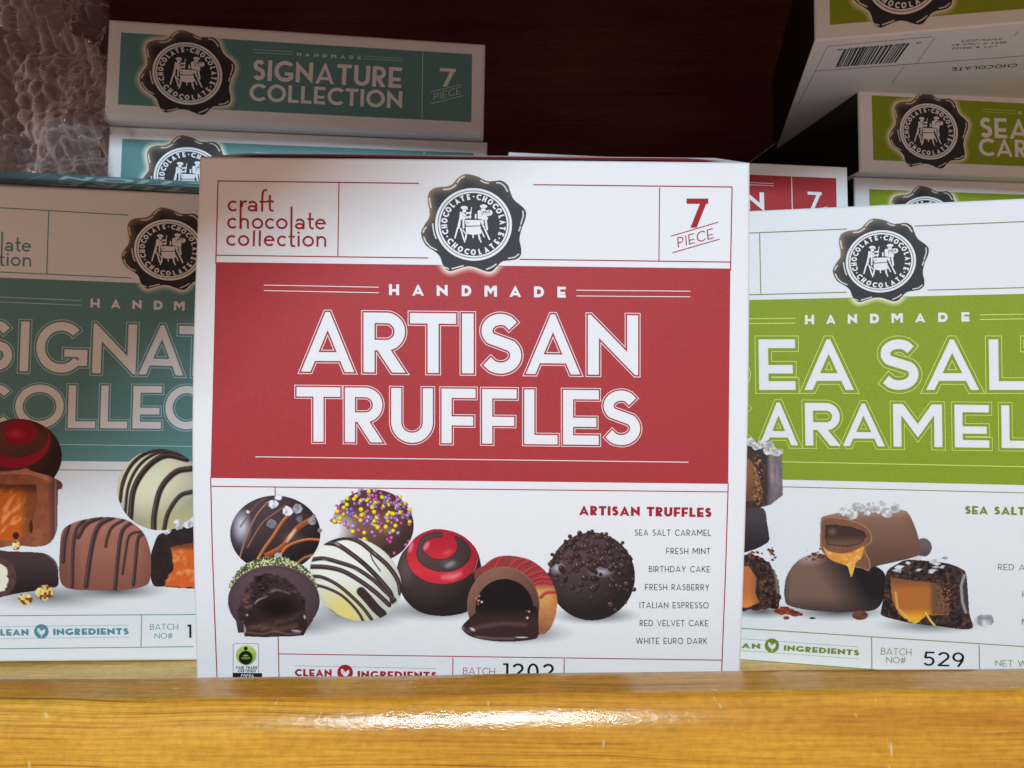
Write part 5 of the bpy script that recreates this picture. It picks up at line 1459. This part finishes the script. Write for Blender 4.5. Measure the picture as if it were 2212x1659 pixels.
def g_top(X, Y):
    out = poly(X, Y, smooth_closed(g3((675,275),(700,252),(780,232),(900,205),(1100,190),(1290,205),(1345,240),(1395,350),(1420,440),(1430,535),(1380,565),(1240,600),(1070,640),(1035,672),(985,650),(890,635),(770,600),(700,540),(670,490),(670,380)), 3))
    xx, yy = (X - g3(670, 0)[0]) / (760 * g_), (Y - g3(0, 190)[1]) / (470 * g_)
    C = mixc(solid(X, (140, 100, 82)), (92, 64, 54), np.clip(yy * 1.1 - .1, 0, 1)); C = mixc(C, (186, 164, 152), np.clip(.22 - yy - .05 * xx, 0, 1) * 3); C = mixc(C, (112, 80, 68), np.clip(xx - .8, 0, 1) * 3)
    fc = poly(X, Y, smooth_closed(g3((676,285),(740,258),(880,275),(1000,320),(1055,380),(1060,450),(1010,500),(1050,600),(1040,665),(960,645),(780,600),(700,540),(672,480)), 3))
    F_ = mixc(solid(X, (140, 92, 70)), (112, 72, 56), fbm(X, Y, 6, 31)); F_ = mixc(F_, (196, 142, 94), np.clip(1 - np.abs(fc + 1.5) / 2.0, 0, 1) * .8); k = cov(fc, 1.5)[..., None]; C = C * (1 - k) + F_ * k
    cav = poly(X, Y, g3((712,315),(800,320),(900,335),(1000,365),(1020,400),(1000,440),(960,470),(860,490),(720,470),(706,420))) + (vnoise(X, Y, 3, 3) - .5) * 2.5
    v_ = mixc(solid(X, (66, 48, 42)), (112, 78, 62), np.clip((Y - g3(0, 400)[1]) / 16, 0, 1)); v_ = mixc(v_, (150, 128, 118), np.clip(1 - np.hypot((X - g3(760, 0)[0]) / 14, (Y - g3(0, 370)[1]) / 10), 0, 1) * .6); v_ = mixc(v_, (52, 36, 28), np.clip(1 - np.abs(cav + 2) / 2, 0, 1) * .8)
    k = cov(cav, 1.5)[..., None]; C = C * (1 - k) + v_ * k
    cr = poly(X, Y, smooth_closed(g3((690,480),(740,520),(860,535),(960,500),(1000,480),(985,560),(940,610),(925,670),(905,718),(888,670),(870,630),(800,600),(735,570)), 3))
    k = cov(cr, 1.5)[..., None]; t = fbm(X, Y, 8, 44); O = mixc(solid(X, (222, 148, 60)), (246, 204, 136), np.clip((t - .58) * 3.5, 0, 1)); O = mixc(O, (176, 106, 60), np.clip((.36 - t) * 3, 0, 1)); O = mixc(O, (244, 176, 64), np.clip((Y - g3(0, 600)[1]) / 14, 0, 1)); O = mixc(O, (236, 226, 220), np.clip(1 - np.hypot((X - g3(735, 0)[0]) / 10, (Y - g3(0, 490)[1]) / 7), 0, 1)); C = C * (1 - k) + O * k
    f = np.minimum(out, cr)
    for k_, (x, y, r) in enumerate(((850,215,46),(910,235,52),(945,180,46),(985,190,40),(1050,165,38),(1140,165,44),(1030,225,34),(1180,225,50),(1240,190,48),(1120,195,46),(1080,200,36))): p = g3(x, y); C = crystal(C, X, Y, p[0], p[1], r * g_, 120 + k_, (216, 212, 210)); f = np.minimum(f, np.hypot(X - p[0], Y - p[1]) - r * g_ * .75)
    return C, f
picture("printed_chocolate", f_green, 3.2, green, 1766, 1075, 1994, 1252, .9, g_top, "milk chocolate print dripping orange caramel under salt flakes")
def g_cut(X, Y):
    out = poly(X, Y, smooth_closed(g3((1160,730),(1180,660),(1240,620),(1330,580),(1480,590),(1640,610),(1740,650),(1775,690),(1790,850),(1800,990),(1828,1085),(1790,1110),(1690,1105),(1560,1085),(1400,1070),(1250,1040),(1135,1005),(1130,960),(1150,850)), 3))
    t = fbm(X, Y, 5, 60); C = mixc(solid(X, (62, 46, 42)), (34, 25, 25), np.clip((.5 - t) * 6, 0, 1)); C = mixc(C, (112, 80, 62), np.clip((t - .62) * 7, 0, 1) * .8)
    C = mixc(C, (70, 58, 56), np.clip((X - g3(1710, 0)[0]) / 8, 0, 1) * np.clip((g3(0, 1000)[1] - Y) / 20, 0, 1)); C = mixc(C, (186, 180, 178), np.clip(1 - np.abs(path(X, Y, g3((1760,700),(1735,780),(1745,900),(1770,980)), 1, False)) / 3.4, 0, 1) * .85)
    w = poly(X, Y, g3((1200,715),(1260,725),(1420,745),(1570,760),(1600,850),(1650,900),(1640,1000),(1500,1000),(1480,985),(1440,1030),(1390,1072),(1330,1040),(1260,985),(1215,880))) + (vnoise(X, Y, 4, 5) - .5) * 3
    O = mixc(solid(X, (178, 104, 46)), (132, 84, 50), np.clip((g3(0, 810)[1] - Y) / 18, 0, 1)); O = mixc(O, (242, 168, 46), np.clip((Y - g3(0, 950)[1]) / 22, 0, 1)); O = mixc(O, (112, 76, 56), np.clip((X - g3(1490, 0)[0]) / 10, 0, 1) * np.clip((g3(0, 1010)[1] - Y) / 6, 0, 1)); O = mixc(O, (234, 186, 130), np.clip(1 - np.abs(path(X, Y, g3((1240,830),(1255,950),(1330,1020)), 1, False)) / 2.5, 0, 1) * .7)
    k = cov(w, 2)[..., None]; C = C * (1 - k) + O * k
    n = vnoise(X, Y, 3, 71); zone = np.clip(1.3 - np.hypot((X - g3(1625, 0)[0]) / 22, (Y - g3(0, 850)[1]) / 40), 0, 1); C = mixc(C, (150, 98, 66), np.clip((n - .6) * 6, 0, 1) * zone); C = mixc(C, (50, 32, 26), np.clip((.36 - n) * 6, 0, 1) * zone)
    drip = path(X, Y, g3((1470,985),(1495,1030),(1535,1080)), 2.2, False); C = mixc(C, (248, 190, 70), cov(drip, 1.5))
    f = out; g = np.random.default_rng(31)
    for _ in range(17):
        x, y = g.uniform(1240, 1650), g.uniform(570, 680); p = g3(x, y - (x - 1240) * .02); L_ = g.uniform(5, 14); a = g.uniform(-.5, .3); h_ = g.uniform(2.2, 5)
        q = [(p[0] + L_ * math.cos(a), p[1] + L_ * math.sin(a)), (p[0] + h_ * .6, p[1] + h_), (p[0] - L_ * math.cos(a) * .8, p[1] - L_ * math.sin(a) * .6), (p[0] - h_ * .3, p[1] - h_)]
        rr = poly(X, Y, q); C = mixc(C, np.array((206, 206, 210)) * g.uniform(.75, 1.08), cov(rr, 1)); f = np.minimum(f, rr)
    return C, f
picture("printed_chocolate", f_green, 3.0, green, 1896, 1196, 2108, 1366, .9, g_cut, "dark chocolate print cut open on orange caramel")
def g_salt(X, Y): C = crystal(solid(X, (200, 200, 204)), X, Y, *g3(1912, 1040), 76 * g_, 5, (205, 206, 210)); return C, ell(X, Y, *g3(1912, 1040), 72 * g_, 52 * g_) + (vnoise(X, Y, 6, 3) - .5) * 4
picture("printed_salt", f_green, 2.6, green, 2100, 1315, 2150, 1365, .9, g_salt)
def g_crumbs(X, Y):
    f = np.full(X.shape, 9.0); C = solid(X, (128, 56, 42)); g = np.random.default_rng(3)
    for x, y, r in [(350,970,34),(400,950,38),(440,975,44),(480,990,40),(415,1022,26),(520,995,24),(380,985,30)]: p = g3(x, y); f = np.minimum(f, ell(X, Y, p[0], p[1], r * g_, r * g_ * .6))
    C = C * (.6 + .8 * vnoise(X, Y, 4, 9))[..., None]
    rr = ell(X, Y, *g3(612, 1024), 26 * g_, 9 * g_); C = mixc(C, (30, 40, 34), cov(rr, 1)); f = np.minimum(f, rr)
    rr = ell(X, Y, *g3(972, 1002), 62 * g_, 38 * g_); C = mixc(C, np.array((110, 74, 56)), cov(rr, 1)); C = mixc(C, (62, 40, 32), np.clip(.5 - fbm(X, Y, 5, 2), 0, 1) * 3 * cov(rr, 1)); f = np.minimum(f, rr)
    return C, f
picture("printed_crumbs", f_green, 3.1, green, 1670, 1310, 1880, 1350, .9, g_crumbs)

# ================================================================== 4. cartons lying flat, their long side panels to the front
def side_panel(t, face, quad, band, pale, lines, st=.19, show=(0, 1), sealh=1.0, halo=None):
    tl, tr, br, bl = (np.array(q, float) for q in quad)
    def P(u, v): return (tl * (1 - u) + tr * u) * (1 - v) + (bl * (1 - u) + br * u) * v
    def d(u, v, du, dv): return P(u + du, v + dv) - P(u, v)
    H = np.hypot(*(bl - tl)); Wd = np.hypot(*(tr - tl))
    i = Ink(); i.quad(tl, tr, br, bl, 1); i.put("colour_band", face, 1, M[band], t)
    i = Ink()
    for txt, u0, u1, v, cap in lines:
        e = d(u0, v, u1 - u0, 0); i.text(txt, P(u0, v), e, cap * H, st, .12, length=np.hypot(*e), px=.7, up=-(bl - tl))
    i.letter("7", P(.909, .50), d(.909, .5, .27 * H / Wd, 0), d(.909, .5, 0, -.27), .2, W=.82, px=.7)
    i.put("title_lettering", face, 2, M["white_ink"], t)
    i = Ink()
    e = d(.502, .18, .182, 0); i.text("HANDMADE", P(.502, .18), e, .052 * H, .26, .75, length=np.hypot(*e), px=.5, up=-(bl - tl))
    for u0, u1, v in ((.378, .492, .125), (.378, .492, .165), (.692, .803, .125), (.692, .803, .16)): i.line(P(u0, v), P(u1, v), .9)
    i.line(P(.86, 0.005), P(.86, .995), 1.6); i.line(P(.882, .59), P(.97, .456), 1.3); i.line(P(.885, .76), P(.974, .62), 1.3)
    e = d(.893, .72, .076, -.125); i.text("PIECE", P(.893, .715), e, .10 * H, .1, .2, length=np.hypot(*e), px=.5, up=-(bl - tl))
    i.put("small_lettering", face, 2, M[pale], t)
    c = P(.193, .52); sh = (tr - tl)[1] / (tr - tl)[0]
    xin = lambda X, Y: np.maximum((tl[1] + (X - tl[0]) * sh) - Y, Y - (bl[1] + (X - bl[0]) * (br[1] - bl[1]) / (br[0] - bl[0])))
    seal(t, face, 3, c[0], c[1], .0995 * Wd, .432 * H, seen(halo), sh, h=sealh, halo_to=xin)

GL = "teal cartons stacked flat behind the front row"
SIG = [("SIGNATURE", .378, .80, .557, .285), ("COLLECTION", .371, .803, .853, .24)]
fs1 = Face(rotm(4.8, 0, 3.3), (-91, 333, 108.5))
s1, _ = carton("chocolate_carton", "teal carton lying flat on top of its stack, behind and left of the red carton", GL, fs1, [(232.6, 39), (1049, 93.3), (1044.8, 296), (221.5, 257)], 150, radius=2.2)
side_panel(s1, fs1, [(261.7, 70.2), (1019.7, 117.3), (1018, 263.8), (254.7, 225.7)], "teal", "teal_pale", SIG, halo=TEAL_A)
fs2 = Face(rotm(4.2, 0, 2.0), (-91, 339, 64))
s2, _ = carton("chocolate_carton", "teal carton lying directly under the topmost one, mostly hidden by the red carton", GL, fs2, [(234.4, 271), (1053, 306), (1049, 505), (225, 480)], 150, radius=1.6)
side_panel(s2, fs2, [(264.1, 299.6), (1022.4, 330.6), (1020, 478), (258, 452)], "teal", "teal_pale", SIG, halo=TEAL_A)

fr1 = Face(rotm(5.5, 0, 2.4), (68, 316, 54))
r1, _ = carton("chocolate_carton", "red carton lying flat in the gap behind the upright red carton", None, fr1, [(1099, 327.7), (1831, 360.5), (1836, 546), (1102, 520)], 150, radius=.8)
side_panel(r1, fr1, [(1118, 356.8), (1806, 385), (1809, 522), (1121, 494)], "red", "white_ink", [("ARTISAN", .378, .772, .557, .285), ("TRUFFLES", .378, .772, .853, .24)], halo=RED_A)

GG = "green cartons piled at the back right"
SEA = [("SEA SALT", .37, .80, .57, .31), ("CARAMELS", .365, .80, .86, .27)]
fg1 = Face(rotm(5.0, 0, .2), (212, 335.5, 88))
e1, _ = carton("chocolate_carton", "green carton lying flat in the middle of the right pile, black side showing", GG, fg1, [(1854.6, 179.2), (2543, 220), (2543, 397), (1858, 371)], 150, radius=1.0)
side_panel(e1, fg1, [(1882.6, 206), (2512, 240), (2512, 372), (1886.5, 345.6)], "green", "green_pale", SEA, halo=GREEN_A)
fg2 = Face(rotm(5.0, 0, .2), (212, 342, 50))
e2, _ = carton("chocolate_carton", "green carton at the bottom of the right pile, just above the upright green carton", GG, fg2, [(1846, 381.5), (2540, 405), (2540, 585), (1849, 565)], 150, radius=.9)
side_panel(e2, fg2, [(1877.5, 408.8), (2510, 431), (2508, 562), (1880, 546)], "green", "green_pale", SEA, halo=GREEN_A)
for t, f, c in ((e1, fg1, [(1854.6, 179.2), (1858, 371)]), (e2, fg2, [(1846, 381.5), (1849, 565)])):
    (xa, za), (xb, zb) = (tuple(float(k) for k in f.local(np.array(float(p[0])), np.array(float(p[1])))) for p in c)
    V = np.array([(xa - .15, .9, za - .5), (xb - .15, .9, zb + .5), (xb - .15, 149, zb + .5), (xa - .15, 149, za - .5)])
    mesh_obj("black_side_panel", (V @ f.R.T + f.t) * MM, [(0, 1, 2, 3)], M["black_board"], t, )
fg3 = Face(rotm(-13.0, 0, 0.0), (190, 262, 122.5))
e3, _ = carton("chocolate_carton", "green carton set askew on top of the right pile, barcode underneath", GG, fg3, [(1757, -172), (2665, -250), (2665, 9), (1760, 88.3)], 150, radius=.8)
side_panel(e3, fg3, [(1790, -138), (2627, -207), (2627, -15), (1793, 53.8)], "green", "green_pale", SEA, halo=GREEN_A)
(xa, za), (xb_, zb_) = (tuple(float(k) for k in fg3.local(np.array(float(p[0])), np.array(float(p[1])))) for p in ((1757, -172), (1760, 88.3)))
V = np.array([(xa - .15, .9, za - .5), (xb_ - .15, .9, zb_ + .5), (xb_ - .15, 149, zb_ + .5), (xa - .15, 149, za - .5)])
mesh_obj("black_side_panel", (V @ fg3.R.T + fg3.t) * MM, [(0, 1, 2, 3)], M["black_board"], e3)
# printed underside of the topmost carton
xb, zb = fg3.local(np.array([1760.0, 2665.0]), np.array([88.3, 9.0]))
ua = math.atan2(zb[1] - zb[0], xb[1] - xb[0])
Rl = np.array([[math.cos(ua), -math.sin(ua), 0], [0, 0, 1], [math.sin(ua), math.cos(ua), 0]])
fu = Face(fg3.R @ Rl, fg3.R @ np.array((xb[0], 0, zb[0])) + fg3.t)
u1, u2 = Zm(3100, 120, 4.022), Zm(3000, 0, 2.143)
i = Ink()
for a, b in ((u1(640, 250), u1(2300, 95)), (u1(640, 250), u1(170, 1180)), (u1(1850, 570), u1(1650, 840)), (u2(1460, 315), u2(1310, 528)), (u2(440, 600), u2(2212, 470)), (u2(2165, 262), u2(2135, 300))): i.line(a, b, .8)
g = np.random.default_rng(2); s = 0.0
A0, A1, B0, B1 = (np.array(p) for p in (u1(900, 292), u1(1990, 196), u1(765, 580), u1(1765, 500)))
while s < 1:
    w = g.choice([.010, .018, .026, .036]);
    if s + w > 1: break
    i.add(np.array([A0 + (A1 - A0) * s, A0 + (A1 - A0) * (s + w), B0 + (B1 - B0) * (s + w), B0 + (B1 - B0) * s]), [(0, 1, 2, 3)])
    s += w + g.choice([.010, .016, .024])
def flip(txt, right, left, cap, w):
    d = np.array(left, float) - np.array(right, float)
    i.text(txt, right, d, cap, w, .18, length=float(np.hypot(*d)), px=.35, up=(-.35, 1))
flip("09/09/2023", u2(2030, 318), u2(1690, 338), 4.6, .13); flip("BEST IF USED BY", u2(2065, 348), u2(1600, 372), 4.0, .13); flip("LOT # 188122", u2(1985, 382), u2(1605, 402), 4.0, .13)
flip("CHOCOLATE", u2(2160, 535), u2(1610, 568), 8.0, .17)
flip("0 15531 00203 8", u1(2130, 172), u1(800, 290), 4.4, .13)
i.put("underside_print", fu, 1, M["charcoal"], e3)

# ================================================================== 5. bundle of bubble wrap behind the teal carton
def bubble_mat():
    m, nt, b = new_mat("bubble_wrap_film")
    out = nt.nodes["Material Output"]
    b.inputs["Base Color"].default_value = (0.56, 0.465, 0.44, 1); b.inputs["Roughness"].default_value = 0.07
    b.inputs["Specular IOR Level"].default_value = 0.8
    tr = nt.nodes.new("ShaderNodeBsdfTransparent"); tr.inputs["Color"].default_value = (0.95, 0.93, 0.92, 1)
    lw = nt.nodes.new("ShaderNodeLayerWeight"); lw.inputs["Blend"].default_value = 0.5
    mu = ramp(nt, lw.outputs["Facing"], [(0.0, (.13, .13, .13)), (0.3, (.26, .26, .26)), (0.65, (.70, .70, .70)), (1.0, (1, 1, 1))])
    bp = nt.nodes.new("ShaderNodeBump"); bp.inputs["Strength"].default_value = 0.8; bp.inputs["Distance"].default_value = 0.0012
    nb = noise(nt, 330, 4, 0.6); nt.links.new(nb.outputs["Fac"], bp.inputs["Height"]); nt.links.new(bp.outputs["Normal"], b.inputs["Normal"])
    mx = nt.nodes.new("ShaderNodeMixShader")
    nt.links.new(mu.outputs["Color"], mx.inputs[0]); nt.links.new(tr.outputs[0], mx.inputs[1]); nt.links.new(b.outputs[0], mx.inputs[2])
    nt.links.new(mx.outputs[0], out.inputs["Surface"])
    return m
M["bubble"] = bubble_mat()

def wrap_sheet(seed, y0, amp, x0, x1, z0, z1, step, bub, edge):
    """one crumpled layer of bubble wrap: a wavy sheet with rows of domes"""
    xs = np.arange(x0, x1, step); zs = np.arange(z0, z1, step)
    X, Z = np.meshgrid(xs, zs)
    # crumples: sharp folds (ridged noise) over slow billows
    rid = lambda s, k: 1 - np.abs(2 * vnoise(X + 500 + .35 * Z, Z + 500 - .2 * X, s, k) - 1)
    wob = (fbm(X + 500, Z + 500, 40, seed) - .5) * amp + (rid(30, seed + 3) - .5) * amp * .9 + (rid(12, seed + 4) - .5) * amp * .26 + (rid(5, seed + 6) - .5) * amp * .07
    # slanted lattice of domes
    a = math.radians(18 + seed * 7 % 30); U = X * math.cos(a) + Z * math.sin(a) + wob * .6; Vv = -X * math.sin(a) + Z * math.cos(a) + wob * .5
    row = np.floor(Vv / (bub * .87)); uu = (U + (row % 2) * bub / 2) / bub
    du = (uu - np.floor(uu) - .5) * bub; dv = (Vv / (bub * .87) - row - .5) * bub * .87
    r = np.hypot(du, dv) / (bub * .44)
    flat = (vnoise(np.floor(uu) * 7.3 + 99, row * 5.1 + 99, 1.0, seed) * .8 + .2)
    dome_ = np.sqrt(np.clip(1 - r * r, 0, 1)) * bub * .46 * flat
    Y = y0 + wob - dome_
    Y += .0022 * (X - x0) ** 2 * 0 + np.clip((X - (x1 - 16)) / 16, 0, 1) ** 2 * 9
    keep = edge(X, Z)
    idx = np.full(X.shape, -1); idx[keep] = np.arange(keep.sum())
    c = keep[:-1, :-1] & keep[1:, :-1] & keep[:-1, 1:] & keep[1:, 1:]
    J, I = np.nonzero(c)
    P = np.stack([idx[J, I], idx[J, I + 1], idx[J + 1, I + 1], idx[J + 1, I]], 1)
    return np.stack([X[keep], Y[keep], Z[keep]], 1), P
YB = 322.0
def xr(px, y=YB): return (px - CX) / FOC * y
def zr(py, y=YB): return (CY - py) / FOC * y
def edge(seed, dx):
    prof = [(-60, 112), (0, 115), (30, 128), (60, 140), (78, 190), (130, 210), (180, 222), (300, 216), (420, 222), (520, 224)]
    def f(X, Z):
        py = CY - Z * FOC / YB
        lim = np.interp(py, [p[0] for p in prof], [p[1] for p in prof]) + dx + (fbm(Z + 300, Z * 0 + 40, 9, seed) - .5) * 12
        return X < xr(0) + (lim) / FOC * YB
    return f
wrap = thing("bubble_wrap_bundle", "crumpled clear bubble wrap stuffed into the upper left corner beside the teal stack", "bubble wrap", Vector((-0.205, 0.33, SHELF_Z * MM)))
for k, (sd, yo, am, dx, bub) in enumerate(((3, 320, 16, 0, 7.2), (8, 334, 20, -6, 7.2), (15, 350, 22, 3, 7.2), (21, 366, 22, -3, 7.2))):
    V, P = wrap_sheet(sd, yo, am, -262 - 4 * k, -160, -97, 178 + 3 * k, .62, bub, edge(sd, dx))
    mesh_obj("film_layer", V * MM, P, M["bubble"], wrap, smooth=True)
